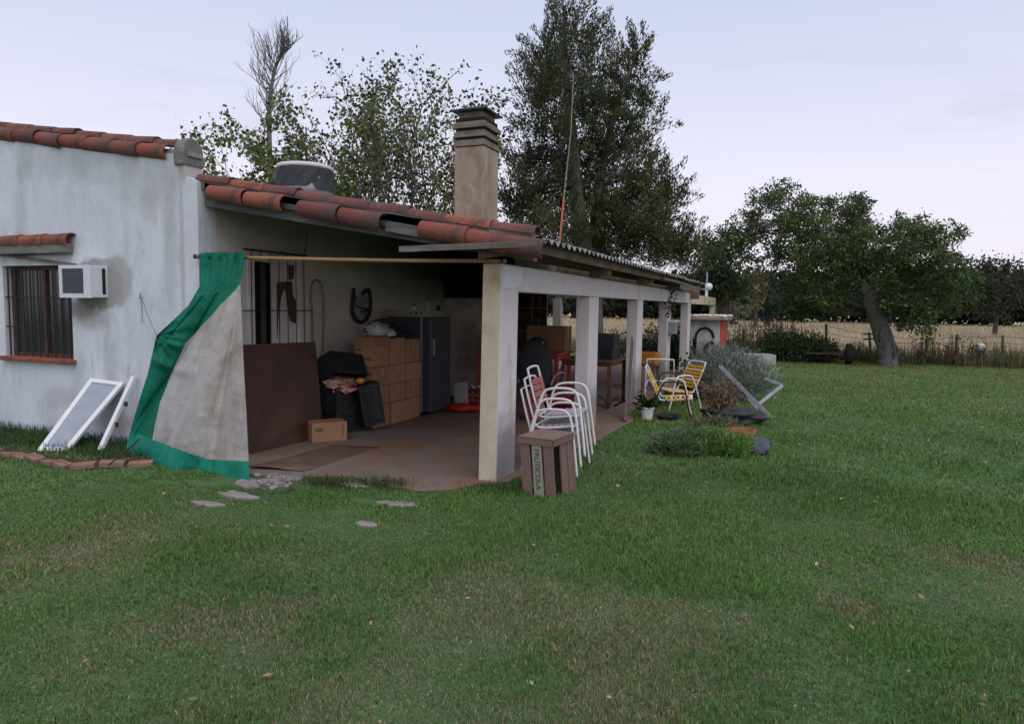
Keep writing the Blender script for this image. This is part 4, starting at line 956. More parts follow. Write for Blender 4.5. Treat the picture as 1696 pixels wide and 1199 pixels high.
MB().lathe([(.02, .16), (.08, .14), (.15, .05), (.165, 0), (.155, 0), (.07, .12)], 20).build('shade', 'trim_grey', pn, smooth=True); MB().tube([(0, 0, .16), (0, 0, zr(-3.3) - 1.52 - .05)], .005, 5).build('cord', 'iron', pn)
rbk = thing('storage_basket', (-3.3, 9.9, FZ), 'orange-red plastic tub on the floor behind the stacked chairs', 'tub')
MB().lathe([(.2, 0), (.26, .28), (.27, .28), (.27, .3), (.245, .3), (.19, .02)], 20).build('tub', 'red_plastic', rbk, smooth=True)
bx = thing('orange_crate', (-2.95, 14.2, .62), 'orange plastic crate standing behind the yellow chairs', 'crate')
bx.location = (-2.95, 14.4, FZ + .55)
link('basket', CR2.copy(), bx).data.materials[0] = MATS['orange_plastic']
bn = thing('grey_bench', (-2.95, 14.4, FZ), 'plain timber stool carrying the orange crate', 'stool')
MB().box((-.35, -.3, .5), (.35, .3, .549)).build('seat', 'brown_timber', bn)
for sx in (-1, 1):
    for sy in (-1, 1): MB().box((sx * .28 - .03, sy * .24 - .03, 0), (sx * .28 + .03, sy * .24 + .03, .499)).build('leg', 'brown_timber', bn)
dk = thing('scrap_iron', (-3.2, 11.9, FZ), 'tangle of dark scrap iron on the floor below the table', 'scrap')
dk.location = (-2.95, 11.05, FZ)
for k in range(12):
    a = [random.uniform(-.25, .25), random.uniform(-.2, .2), random.uniform(.02, .12)]; b = [a[0] + random.uniform(-.25, .25), a[1] + random.uniform(-.2, .2), random.uniform(.05, .3)]
    MB().tube([a, b], random.uniform(.008, .02), 6).build('iron_piece', 'rust' if k % 3 == 0 else 'iron', dk)

sf = thing('shelf_unit', (-5.8, 14.3, FZ), 'dark wooden shelf unit full of dim odds and ends along the porch wall', 'shelf')
for y in (-1.5, -.5, .5, 1.5): MB().box((-.2, y - .025, 0), (.22, y + .025, 2.15)).build('upright', 'brown_wood', sf)
for z in (.12, .62, 1.12, 1.62, 2.1): MB().box((-.2, -1.47, z), (.21, 1.47, z + .03)).build('shelf', 'brown_wood', sf)
MB().box((-.235, -1.5, 0), (-.203, 1.5, 2.15)).build('back_panel', 'roof_underside', sf)
for k in range(16):
    z = (.15, .65, 1.15, 1.65)[k // 4]; y = -1.2 + (k % 4) * .78 + random.uniform(-.1, .1); w = random.uniform(.1, .22); h = random.uniform(.16, .38)
    if abs(abs(y) - .5) < w + .03: y += .3 if y > 0 else -.3
    o = thing('stored_box', (-5.8, 14.3 + y, FZ + z), '%s dim box from the left on the %s shelf of the dark unit' % (('first', 'second', 'third', 'last')[k % 4], ('bottom', 'second', 'third', 'upper')[k // 4]), 'box', 'boxes on the dark shelves')
    MB().box((-.14, -w / 2, .001), (.14, w / 2, h)).build('carton', ('cardboard_dark', 'dark_tarp', 'leather_pale', 'brown_wood')[k % 4 if k % 7 else 1], o, bevel=.01)
    MB().box((-.145, -w / 2 - .005, h), (.145, w / 2 + .005, h + .02)).build('lid', 'cardboard_dark', o)
# ---------------------------------------------------------------- stacked metal chairs by the nearest pillar
def tube_chair(label, loc, rz, seat_m='pale_slat', back_m='red_slat', group='stacked white metal chairs'):
    o = thing('metal_chair', loc, label, 'chair', group, rz)   # faces +x
    for s in (-1, 1):
        y = s * .27
        MB().tube(smooth_path([(-.30, y * 1.12, 0), (-.23, y * 1.04, .36), (-.17, y, .58), (-.10, y, .655), (.08, y, .67), (.17, y, .64), (.21, y, .55), (.25, y * 1.04, .30), (.29, y * 1.12, 0)], 6), .0125, 8).build('side_frame', 'white_paint', o, smooth=True)
    MB().tube(smooth_path([(.22, -.22, .40), (-.16, -.22, .36), (-.235, -.22, .46), (-.33, -.215, .80), (-.345, -.17, .845), (-.347, 0, .855), (-.345, .17, .845), (-.33, .215, .80), (-.235, .22, .46), (-.16, .22, .36), (.22, .22, .40)], 6), .0125, 8).build('seat_frame', 'white_paint', o, smooth=True)
    MB().tube([(.2, -.265, .40), (.2, .265, .40)], .0125, 8).build('stretcher', 'white_paint', o); MB().tube([(-.2, -.265, .385), (-.2, .265, .385)], .0125, 8).build('stretcher', 'white_paint', o)
    for k in range(6):
        x = -.13 + k * .066; MB().bar((x, -.225, .375 + k * .0075), (x, .225, .375 + k * .0075), .05, .014).build('seat_slat', seat_m, o)
    for k in range(4):
        t = .16 + k * .19; p = Vector((-.235, 0, .46)).lerp(Vector((-.33, 0, .80)), t)
        MB().bar(p + Vector((.012, -.225, 0)), p + Vector((.012, .225, 0)), .014, .055, (-.27, 0, .96)).build('back_slat', back_m, o)
    return o
for k, lb in enumerate(('bottom white tubular chair with red slats in the stack by the nearest pillar', 'middle white tubular chair in the stack by the nearest pillar', 'topmost white tubular chair of the stack behind the wooden crate')):
    tube_chair(lb, (-2.28 + .028 * k, 6.86 + .012 * k, .0 + .108 * k), R(4 + k))
# ---------------------------------------------------------------- upright wooden crate with stencilled slat
def place_px(x, y): return onz(x, y)
wc0 = onz(869, 818); wc1 = onz(917, 826); wc2 = onz(949, 806)
wc = thing('wooden_crate', tuple((wc0 + wc1) / 2), 'weathered wooden slat crate standing on end in front of the chairs', 'crate', None, math.atan2((wc1 - wc0).y, (wc1 - wc0).x))
w_ = (wc1 - wc0).length + .04; d_ = .42; h_ = .52; tl = .045     # upright crate leaning slightly to the left at the top
def sl_bar(x, y, wdt, th, nm, mt, z0=0., z1=h_, par=wc):
    return MB().add([(x, y, z0), (x + wdt, y, z0), (x + wdt, y + th, z0), (x, y + th, z0), (x - tl, y, z1), (x + wdt - tl, y, z1), (x + wdt - tl, y + th, z1), (x - tl, y + th, z1)], [(0, 3, 2, 1), (4, 5, 6, 7), (0, 1, 5, 4), (1, 2, 6, 5), (2, 3, 7, 6), (3, 0, 4, 7)]).build(nm, mt, par, bevel=.003)
sw = w_ * .29
sl_bar(-w_ / 2, 0, sw, .014, 'slat', 'crate_wood'); s2 = sl_bar(-w_ / 2 + w_ * .36, -.002, sw, .014, 'slat', 'crate_green'); s2['label'] = 'greenish slat with stencilled lettering'
sl_bar(w_ / 2 - sw, -.004, sw, .014, 'slat', 'crate_wood')
for yy in (.1, .3): sl_bar(w_ / 2 - .014, yy - .02, .014, .13, 'slat', 'crate_wood') if False else None
for (ya, wd) in ((.01, .13), (.155, .12), (.29, .13)):
    for sx in (-1, 1):
        x = w_ / 2 - .014 if sx > 0 else -w_ / 2
        MB().add([(x, ya, 0), (x + .014, ya, 0), (x + .014, ya + wd, 0), (x, ya + wd, 0), (x - tl, ya, h_), (x + .014 - tl, ya, h_), (x + .014 - tl, ya + wd, h_), (x - tl, ya + wd, h_)], [(0, 3, 2, 1), (4, 5, 6, 7), (0, 1, 5, 4), (1, 2, 6, 5), (2, 3, 7, 6), (3, 0, 4, 7)]).build('slat', 'crate_wood', wc) if not (sx > 0 and ya == .01) else None
MB().box((-w_ / 2 - tl - .006, -.012, h_ + .0015), (w_ / 2 - tl + .018, d_ + .012, h_ + .014)).build('end_board', 'crate_wood', wc, bevel=.004)
MB().box((-w_ / 2 - tl - .015, -.012, h_ - .055), (w_ / 2 - tl + .005, -.0055, h_)).build('batten', 'crate_wood', wc)
MB().box((w_ / 2 - tl + .002, .0, h_ - .055), (w_ / 2 - tl + .018, d_, h_)).build('batten', 'crate_wood', wc)
MB().box((-w_ / 2 + .01, .02, .06), (w_ / 2 - .02, .03 + .01, .12)).build('batten', 'crate_wood', wc)
for k in range(3): sl_bar(-w_ / 2 + .02 + k * w_ * .335, d_ - .016, w_ * .30, .012, 'slat', 'crate_wood')
dirv = Vector((-tl, 0, h_)).normalized()
xm = -w_ / 2 + w_ * .36 + sw / 2
text_mesh('FRUTICOLA', .07, 'stencil_green', 'stencil', wc, axes(tuple(-dirv), (dirv.z, 0, -dirv.x), (0, -1, 0), (xm - tl * .5, -.004, h_ * .47)), sx=1.0)

# ---------------------------------------------------------------- yellow strap chairs
def strap_chair(label, loc, rz, straps=True, frame='white_paint', name='strap_chair', pale=0):
    o = thing(name, loc, label, 'chair', 'garden chairs by the far pillars', rz)
    for s in (-1, 1):
        y = s * .26
        MB().tube(smooth_path([(-.30, y, .0), (-.24, y, .2), (-.13, y, .50), (-.05, y, .575), (.16, y, .565), (.22, y, .48), (.29, y, .16), (.34, y, 0)], 6), .0135, 8).build('leg_frame', frame if s > 0 else 'rust', o, smooth=True)
    MB().tube(smooth_path([(.34, -.24, .33), (-.08, -.24, .29), (-.17, -.24, .34), (-.36, -.235, .74), (-.38, -.18, .79), (-.38, .18, .79), (-.36, .235, .74), (-.17, .24, .34), (-.08, .24, .29), (.34, .24, .33)], 6), .0135, 8).build('seat_frame', frame, o, smooth=True)
    MB().tube([(.33, -.24, .33), (.33, .24, .33)], .0135, 8).build('front_rail', frame, o)
    if straps:
        for k in range(7):
            t = .08 + k * .14; p = Vector((-.17, 0, .34)).lerp(Vector((-.36, 0, .74)), t)
            MB().bar(p + Vector((0, -.255, 0)), p + Vector((0, .255, 0)), .03, .038, (-.42, 0, .9)).build('strap', 'yellow_strap' if (k + pale) % 3 else 'yellow_strap_pale', o)
        for k in range(6):
            x = -.05 + k * .07; MB().bar((x, -.255, .297 + k * .006), (x, .255, .297 + k * .006), .04, .03).build('strap', 'yellow_strap_pale' if k % 2 else 'yellow_strap', o)
    return o
strap_chair('nearest yellow-strapped garden chair facing the lawn', (-1.80, 11.0, 0), R(8))
strap_chair('yellow garden chair turned away behind the nearest yellow one', (-1.85, 12.1, 0), R(222), pale=1)
strap_chair('white tube chair frame without straps behind the third pillar', (-2.30, 12.85, .0), R(100), False)
# plant in a white bucket by the third pillar
def bucket(nm, lb, c, r0, r1, h, mt, cat='plant', grp=None):
    o = thing(nm, (c[0], c[1], 0), lb, cat, grp)
    MB().lathe([(r0, 0), (r1, h), (r1 + .012, h), (r1 + .012, h + .02), (r1 - .01, h + .02), (r1 - .015, h - .03), (.001, h - .03)], 22).build('pot', mt, o, smooth=False); return o
# ================================================================== ROOF TOP THINGS
tk = thing('water_tank', (-7.0, 9.6, zt(-7.0) - .04), 'white roof water tank wrapped in torn black sheeting', 'tank')
tx = onX(505, 320, -7.0); tk.location = (-7.0, tx.y, zt(-7.0) - .04)
ztop = onX(505, 276, -7.0).z - tk.location.z; rr_ = .5 * (onX(553, 300, -7.0) - onX(458, 300, -7.0)).length * .62
MB().lathe([(rr_ * 1.02, 0), (rr_ * 1.0, ztop * .5), (rr_ * .93, ztop - .06)], 32).build('drum', 'tank_white', tk, smooth=True)
MB().lathe([(rr_ * .96, ztop - .06), (rr_ * .985, ztop - .045), (rr_ * .985, ztop - .015), (rr_ * .95, ztop), (.001, ztop + .012)], 32).build('lid', 'tank_white', tk, smooth=True)
vs = []; fs = []; n = 48
for j in range(9):
    for i in range(n):
        a = 2 * math.pi * i / n
        dip = .5 + .28 * math.cos(a - R(-62)) ; low = ztop * (.0 if abs(math.cos((a - R(-68)) / 2)) < .955 else .10 + .36 * max(0, math.cos((a - R(-68)) * 2.6)))
        z = (ztop - .065) + (low - (ztop - .065)) * j / 8; r2 = rr_ * (.955 + .075 * (1 - z / ztop)) + .012 + .012 * math.sin(a * 13 + j)
        vs.append((r2 * math.cos(a), r2 * math.sin(a), z))
for j in range(8):
    for i in range(n): fs.append((j * n + i, j * n + (i + 1) % n, (j + 1) * n + (i + 1) % n, (j + 1) * n + i))
MB().add(vs, fs).build('sheeting', 'tank_cover', tk, smooth=True)
# antenna mast: rusty lower tube, grey upper tube
y_ = 8.6; a0 = onX(925, 392, -2.75); 
ms = thing('antenna_mast', (-2.9, 0, 0), 'tall thin antenna mast with a rusty orange lower tube above the roof', 'mast')
Xm = -3.2; A_ = onX(926, 395, Xm); A_.z = zr(Xm) - .04; B_ = onX(934, 326, Xm); C2 = onX(950, 120, Xm)
ms.location = A_
MB().tube([A_, B_], .015, 8).build('lower_tube', 'orange_rust', ms, True); MB().tube([B_, B_.lerp(C2, .5) + Vector((.03, 0, 0)), C2], [.009, .008, .006], 8).build('upper_tube', 'mast_grey', ms, True)

# ================================================================== YARD THINGS
# trailer chassis by the fence
cl0 = onz(1405, 604); cA = onz(1340, 603)
ct = thing('cart_chassis', (cl0.x, cl0.y, 0), 'rusty two-wheeled cart chassis standing by the far fence', 'cart')
dx = (cl0 - cA); Lc = dx.length
def wheel(x, y):
    w = MB().tube([(x - .10, y, .34)] + [], .3) if False else None
    m = MB(); M = axes((0, 0, 1), (0, 1, 0), (-1, 0, 0), (x, y, .34))
    m.lathe([(.18, -.09), (.30, -.10), (.335, -.07), (.34, 0), (.335, .07), (.30, .10), (.18, .09)], 26, M=M); t_ = m.build('wheel', 'rubber', ct, smooth=True)
    MB().lathe([(.001, -.05), (.18, -.06), (.185, 0), (.18, .06), (.001, .05)], 18, M=M).build('rim', 'rust', t_, smooth=True)
wheel(0, 0); wheel(-1.35, .25)
MB().tube([(-1.30, .24, .34), (-.1, .02, .34)], .03, 8).build('axle', 'rust', ct)
MB().bar((-1.25, -.5, .36), (-.18, -.5, .36), .05, .06).build('frame_bar', 'rust', ct); MB().bar((-1.2, .7, .42), (-.22, .7, .42), .05, .06).build('frame_bar', 'rust', ct)
MB().bar((-1.05, -.1, .64), (-.45, -.1, .64), .04, .05).build('frame_bar', 'iron', ct); MB().bar((-1.05, -.1, .64), (-1.22, -.48, .36), .04, .04).build('frame_bar', 'rust', ct)
MB().bar((-.45, -.1, .64), (-.2, -.48, .36), .04, .04).build('frame_bar', 'rust', ct); MB().bar((-.7, -.5, .36), (-.72, .7, .4), .05, .05).build('frame_bar', 'rust', ct)
MB().bar((-.9, .72, .40), (-.7, 1.6, .10), .05, .05).build('drawbar', 'rust', ct)
# concrete trough
s0 = onz(1212, 604); s1 = onz(1285, 605)
tg = thing('water_trough', (s0.x, s0.y, 0), 'long low pale concrete trough lying at the lawn edge', 'trough', None, math.atan2((s1 - s0).y, (s1 - s0).x))
Lt = (s1 - s0).length; m = MB(); m.box((0, 0, -.02), (Lt, .7, .10)).box((0, 0, .10), (Lt, .08, .32)).box((0, .62, .10), (Lt, .7, .32)).box((0, .08, .1), (.08, .62, .32)).box((Lt - .08, .08, .1), (Lt, .62, .32))
m.build('basin', 'trough_concrete', tg, bevel=.012)
MB().box((-.08, -.02, .322), (Lt * .33, .5, .345)).build('lid', 'white_paint', tg)
wl = lump('white_bucket', 'white_paint', None, (0, 0, 0), (.1, .1, .14), 3, .1, 2); c = onz(1205, 606); wl.location = (c.x, c.y - .3, .5)
tag(wl, 'small white plastic jug beside the red oven panel', 'jug'); wl.location = (c.x, c.y, .13)
# folded metal frame lying against the shrub, with dark sheeting
B0 = onz(1277, 693); mf = thing('folded_lounger', tuple(B0), 'folded grey metal lounger frame leaning crooked over dark sheeting', 'lounger')
def at(x, y, Y): return onY(x, y, Y)
Yb = B0.y
for (p, q_, w) in (((1193, 607, Yb - .05), (1277, 692, Yb), .06), ((1193, 607, Yb - .02), (1183, 652, Yb + .25), .045), ((1266, 627, Yb + .55), (1296, 638, Yb + .5), .04), ((1296, 638, Yb + .5), (1238, 684, Yb + .2), .055), ((1214, 673, Yb - .1), (1262, 688, Yb + .02), .03), ((1240, 660, Yb + .3), (1262, 690, Yb + .1), .04)):
    MB().bar(at(*p), at(*q_), w, .03, (0, 1, 0)).build('bar', 'galvanised', mf, True, bevel=.003)
MB().tube(smooth_path([at(1188, 676, Yb - .45), at(1205, 677, Yb - .5), at(1216, 684, Yb - .5), at(1222, 694, Yb - .5)]), .008, 6).build('rod', 'galvanised', mf, True)
dt = thing('dark_sheeting', tuple(onz(1205, 704)), 'crumpled black plastic sheeting on the grass under the metal frame', 'sheeting')
c = onz(1212, 703); o = lump('sheet', 'dark_tarp', dt, (0, .25, .10), (.46, .34, .13), 8, .34, 4, 2.2, flat=-.1)
dt.location = (c.x, c.y, 0)
# stone and clay bowl
c = onz(1256, 752); sn = lump('stone', 'stone_blue', None, (0, 0, 0), (.13, .11, .13), 2, .35, 3, 1.6); sn.location = (c.x, c.y, .08); tag(sn, 'rounded blue-grey stone at the edge of the low plants', 'stone')
c = onz(1226, 737); pb = thing('clay_bowl', (c.x, c.y, 0), 'wide terracotta bowl standing behind the low plants', 'pot')
MB().lathe([(.10, 0), (.17, .17), (.185, .17), (.185, .20), (.165, .20), (.15, .14), (.001, .13)], 26).build('bowl', 'clay_pot', pb, smooth=False)
c = onz(1118, 672); sp = thing('clay_pot', (-1.35, 12.9, 0), 'small orange clay pot behind the nearest yellow chair', 'pot')
MB().lathe([(.10, 0), (.15, .22), (.165, .22), (.165, .27), (.14, .27), (.13, .2), (.001, .19)], 22).build('pot', 'clay_pot', sp)
sp.location = tuple(onz(1113, 668)); 
gb = thing('green_tray', tuple(onz(1107, 694)), 'shallow dark teal tray on the grass under the yellow chair', 'tray')
MB().lathe([(.14, 0), (.17, .05), (.18, .05), (.18, .06), (.15, .055), (.13, .012), (.001, .012)], 22).build('tray', 'rubber_blue', gb)
# post with white cap by the right edge
c = onz(1622, 606); ep = thing('capped_post', (c.x, c.y, 0), 'dark post with a white cap at the right end of the fence', 'post')
MB().tube([(0, 0, -.1), (0, 0, .5)], .12, 12).build('post', 'rubber', ep); MB().lathe([(.125, .5), (.125, .70), (.11, .72), (.001, .73)], 14).build('cap', 'white_paint', ep, smooth=True)

# fence: posts and wires
fe = thing('wire_fence', (-2.0, 26.2, 0), 'sagging wire fence on thin wooden posts along the dry field', 'fence')
fpx = [(1048, 600, .9), (1230, 600, 1.0), (1367, 600, 1.25), (1443, 601, 1.0), (1533, 603, .85), (1582, 604, 1.0), (1660, 606, 1.0), (1760, 607, 1.0)]
tops = []
for k, (x, y, h) in enumerate(fpx):
    p = onz(x, y); p = Vector((p.x, 26.2 + .02 * p.x, 0)); p.x = onY(x, y, p.y).x
    ln = Vector((-.12 if k == 3 else random.uniform(-.05, .05), random.uniform(-.05, .05), h))
    MB().tube([p - Vector((0, 0, .15)), p + ln * .5, p + ln], [.05, .045, .04], 7).build('post', 'post_wood', fe, True); tops.append((p, ln))
MB().bar(tops[3][0] + Vector((-.28, 0, .75)), tops[3][0] + Vector((.2, 0, .82)), .03, .05).build('cross_piece', 'post_wood', fe, True)
MB().bar(tops[3][0] + Vector((-.3, 0, .92)), tops[3][0] + Vector((.25, 0, .96)), .03, .04).build('cross_piece', 'post_wood', fe, True)
for f_ in (.28, .52, .76, .95):
    pts = []
    for (p, ln), (p2, l2) in zip(tops, tops[1:]):
        a = p + ln * f_; b = p2 + l2 * f_; pts += [a, a.lerp(b, .5) - Vector((0, 0, .04))]
    pts.append(tops[-1][0] + tops[-1][1] * f_); MB().tube(pts, .006, 4).build('wire', 'iron', fe, True)

# ================================================================== PLANTS
def leaf_obj(name, parts, parent, matn='leaf'):
    Vs, Fs, Ts = [], [], []; b = 0
    for V_, F_, T_ in parts: Vs.append(V_); Fs.append(F_ + b); Ts.append(T_); b += len(V_)
    return np_mesh(name, np.concatenate(Vs), np.concatenate(Fs), np.concatenate(Ts), matn, parent)
def ell(n, shell=.5):
    d = RNG.normal(size=(n, 3)); d /= np.linalg.norm(d, axis=1)[:, None]; r = RNG.random(n) ** (1 / 3.); r = r * (1 - shell) + shell * np.maximum(r, RNG.random(n)); return d * r[:, None]
def crown_tree(name, label, base, trunk, blobs, leaf=.10, aspect=1.7, col=(.03, .06, .02), bark='bark_dark', group=None, clump=.35, per=36, dens=1.0, up=.0, spread=1., warm=.15, var=.35, cat='tree', leafcol2=None, twig_r=.012, shell=.5, limb_r=.35, clump_flat=.7, col2_p=.15, spray=.0):
    """trunk: list of (point, radius); blobs: (centre, (rx,ry,rz), clumps). Every blob gets a limb, every clump a twig."""
    base = Vector(base); o = thing(name, tuple(base), label, cat, group)
    tm = MB(); path = [Vector(p) for p, r in trunk]; sp = smooth_path(path, 6); nr = len(sp)
    rad = [np.interp(i / (nr - 1), np.linspace(0, 1, len(trunk)), [r for p, r in trunk]) for i in range(nr)]
    rad = [r * (1 + .05 * math.sin(i * 1.7) + .03 * math.sin(i * 4.1)) for i, r in enumerate(rad)]
    tm.tube(sp, rad, 12); tm.build('trunk', bark, o, True, smooth=True)
    bm_ = MB(); parts = []
    for (c, rr, nc) in blobs:
        c = Vector(c); cand = [(((p - c).length + max(0, p.z - c.z + .3) * 2), i) for i, p in enumerate(sp) if i > nr * limb_r]
        i = min(cand)[1]; s = sp[i]; mid = s.lerp(c, .5) + Vector((random.uniform(-.2, .2), random.uniform(-.2, .2), .12 * (c - s).length))
        lp = smooth_path([s, mid, c], 5); r0 = min(rad[i] * .5, .025 + .014 * (c - s).length)
        bm_.tube(lp, [r0 * (1 - .75 * k / (len(lp) - 1)) for k in range(len(lp))], 6)
        nc = max(3, int(nc * dens)); cc = ell(nc, shell) * np.array(rr)[None, :] + np.array(c)[None, :]
        for q in cc:
            q = Vector(q); st = lp[random.randrange(len(lp) // 2, len(lp))]
            bm_.tube([st, st.lerp(q, .55) + Vector((random.uniform(-.1, .1), random.uniform(-.1, .1), random.uniform(-.05, .15))), q], [twig_r * 1.6, twig_r, twig_r * .4], 3, cap=False)
        m_ = nc * per; idx = np.repeat(np.arange(nc), per)
        off = RNG.normal(size=(m_, 3)) * clump * np.array([.6, .6, .6 * clump_flat])
        P = cc[idx] + off
        if spray:
            dc = cc - np.array(c)[None]; dc /= np.linalg.norm(dc, axis=1)[:, None] + 1e-6; dc = dc * .8 + RNG.normal(size=dc.shape) * .35 + np.array([0, 0, up]); dc /= np.linalg.norm(dc, axis=1)[:, None]
            us = RNG.random(m_); P = cc[idx] + dc[idx] * ((us - .25) * spray * 1.4)[:, None] + off * (1.05 - .75 * us)[:, None]
        ctone = (1 + RNG.normal(size=nc) * .28)[idx]
        t = tints(m_, col, var * .6, warm) * np.clip(ctone, .35, 1.8)[:, None]
        if leafcol2 is not None:
            sel = (RNG.random(nc) < col2_p)[idx]; t[sel] = tints(int(sel.sum()), leafcol2, .25, .1)
        ax = None
        if up:
            ax = (P - np.array(c)) / (np.linalg.norm(P - np.array(c), axis=1)[:, None] + 1e-6) * .7 + np.array([0, 0, up])
        parts.append(leaves(P, leaf * (.7 + .6 * RNG.random(m_)), aspect, t, ax, spread))
    lo = leaf_obj('crown', parts, o); lo.location = tuple(-base)
    bm_.build('branches', bark, o, True); return o
def bl(x, y, Y, rx, ry, n, rd=None):
    """blob from a pixel at depth Y with radii in pixels"""
    p = onY(x, y, Y); k = (p - CAM).dot(FW) / F
    return (p, (rx * k, (rd or (rx + ry) / 2) * k, ry * k), n)
def tp_(x, y, Y): return onY(x, y, Y)

# broad dark tree with the leaning grey trunk
tb = onz(1472, 606); Yt = tb.y
tr_ = [(tb - Vector((0, 0, .2)), .40), (tb + Vector((0, 0, .25)), .31), (tp_(1462, 555, Yt), .27), (tp_(1446, 510, Yt), .25), (tp_(1430, 480, Yt), .21), (tp_(1416, 458, Yt), .15), (tp_(1395, 430, Yt), .13), (tp_(1372, 400, Yt), .09)]
B = [(1292, 322, 0, 22, 18, 9), (1262, 345, .6, 30, 22, 16), (1300, 352, -.8, 42, 26, 26), (1345, 350, .5, 28, 26, 16), (1240, 378, .4, 32, 22, 18), (1226, 396, 1., 34, 20, 16),
     (1290, 388, .8, 50, 26, 28), (1345, 380, -.9, 40, 26, 26), (1402, 352, .3, 34, 26, 22), (1432, 352, .8, 24, 26, 14), (1425, 385, .4, 36, 30, 26), (1385, 405, 1.2, 44, 28, 26), (1320, 420, .9, 50, 22, 22),
     (1280, 432, -.2, 36, 22, 16), (1375, 438, -.8, 46, 26, 26), (1425, 420, 1.0, 30, 22, 14), (1335, 462, .5, 46, 24, 22), (1375, 474, -.9, 40, 24, 22), (1305, 490, 1.2, 40, 20, 16), (1350, 500, .6, 44, 20, 22), (1392, 505, 1.3, 26, 16, 10),
     (1496, 385, .5, 32, 24, 18), (1530, 378, -.4, 34, 26, 22), (1508, 412, -.8, 44, 26, 26), (1556, 405, .6, 30, 30, 18), (1482, 430, .7, 32, 24, 16), (1545, 440, .3, 42, 26, 24), (1575, 450, -.3, 28, 26, 16), (1506, 455, -.3, 34, 20, 18),
     (1494, 492, -.6, 30, 18, 16), (1530, 485, .3, 44, 24, 24), (1512, 512, -.5, 30, 16, 14), (1545, 510, .8, 34, 18, 14), (1528, 538, -.6, 26, 12, 9), (1590, 480, .6, 22, 24, 10), (1402, 442, -1.1, 30, 20, 16), (1440, 428, -1.0, 30, 22, 16), (1470, 440, -.9, 24, 18, 10), (1425, 400, -1.2, 32, 20, 16), (1358, 425, -1.2, 34, 18, 14), (1455, 462, 1.6, 24, 16, 9)]
crown_tree('broad_tree', 'broad dark green tree with leaning grey split trunk by the fence', tb, tr_, [bl(x, y, Yt + dy * 1.4, rx, ry, n) for x, y, dy, rx, ry, n in B], leaf=.10, aspect=1.9, spray=.35, col=(.066, .112, .038), bark='bark_grey', clump=.32, per=74, dens=.95, leafcol2=(.12, .145, .045), col2_p=.3, twig_r=.014)
# dark neighbour tree on its left
t2 = Vector((onY(1192, 560, 33).x, 33, 0))
crown_tree('dark_tree', 'dense very dark tree behind the oven, left of the leaning trunk', t2, [(t2, .3), (t2 + Vector((.1, 0, 2)), .22), (t2 + Vector((0, 0, 4)), .12)],
           [bl(x, y, 33 + d, rx, ry, n) for x, y, d, rx, ry, n in ((1168, 415, 0, 24, 18, 14), (1200, 405, .5, 34, 22, 20), (1182, 440, -1, 38, 24, 28), (1222, 425, .8, 26, 26, 16), (1170, 470, .3, 28, 24, 20), (1205, 470, -.8, 36, 24, 24), (1190, 492, .5, 40, 14, 18), (1225, 478, .5, 22, 18, 10))], leaf=.15, col=(.036, .068, .028), clump=.42, per=48)
# tall conifer-like tree with two leaders
tc_ = Vector((onY(975, 560, 25).x, 25, 0)); Yc = 25
crown_trunk = [(tc_, .45), (tp_(968, 420, Yc), .34), (tp_(955, 330, Yc), .26), (tp_(948, 230, Yc), .20), (tp_(940, 150, Yc), .14), (tp_(935, 70, Yc), .08), (tp_(935, 10, Yc), .04)]
B = [(930, 95, 0, 46, 34, 26), (950, 60, .4, 40, 30, 18), (935, 20, 0, 34, 30, 14), (900, 130, .5, 40, 26, 22), (885, 165, -.4, 28, 30, 18), (950, 140, -.6, 36, 30, 20), (905, 200, .6, 44, 26, 22), (935, 215, -.7, 34, 26, 16), (885, 250, .2, 40, 24, 20), (930, 265, .8, 38, 24, 16),
     (900, 300, -.6, 46, 28, 26), (875, 330, .4, 36, 30, 20), (920, 345, .5, 44, 30, 24), (880, 380, -.5, 40, 24, 20), (935, 385, -.9, 44, 24, 24), (970, 400, .6, 40, 22, 18), (975, 175, .8, 26, 26, 12), (985, 235, 1.0, 30, 26, 14), (968, 290, 1.2, 36, 26, 18), (975, 345, .9, 36, 28, 20), (862, 290, .3, 20, 22, 8), (858, 350, .4, 24, 24, 10), (905, 110, .8, 36, 28, 14)]
crown_tree('tall_conifer', 'tall ragged dark conifer behind the roof, with brownish tufts', tc_, crown_trunk, [bl(x, y, Yc + d * 1.2, rx, ry, n) for x, y, d, rx, ry, n in B], leaf=.15, aspect=3.6, spray=1.0, shell=.75, col=(.058, .076, .034), bark='bark_dark', clump=.27, per=120, up=.75, spread=.42, leafcol2=(.11, .10, .05), col2_p=.25, twig_r=.016, var=.4, clump_flat=1.3)
tc2 = Vector((onY(985, 560, 26.5).x, 26.5, 0)); Yc2 = 26.5
B = [(1060, 90, 0, 22, 26, 11), (1042, 125, .4, 30, 24, 15), (1070, 165, -.3, 20, 16, 8), (1018, 160, .2, 30, 26, 14), (1052, 200, .5, 34, 16, 12), (1005, 205, -.5, 36, 24, 14), (1065, 205, -.4, 20, 14, 7), (1030, 240, .4, 42, 18, 16), (1060, 250, 0, 18, 14, 6), (1000, 260, .4, 40, 22, 14),
     (1040, 290, -.6, 44, 26, 26), (1010, 325, .6, 44, 26, 20), (1070, 320, .3, 36, 26, 20), (1040, 355, -.8, 50, 26, 28), (1085, 355, .4, 34, 24, 16), (1010, 390, -.4, 46, 20, 20), (1070, 395, .5, 46, 22, 22), (1105, 392, -.3, 26, 22, 12), (1050, 420, .3, 60, 18, 22), (1110, 420, .2, 36, 16, 14), (1000, 415, .2, 40, 14, 14), (1100, 335, .4, 26, 20, 10), (1125, 408, .3, 24, 18, 9), (1135, 432, .5, 28, 12, 9), (985, 130, .4, 26, 24, 10), (1085, 300, .2, 22, 18, 8), (1000, 110, .6, 22, 26, 8)]
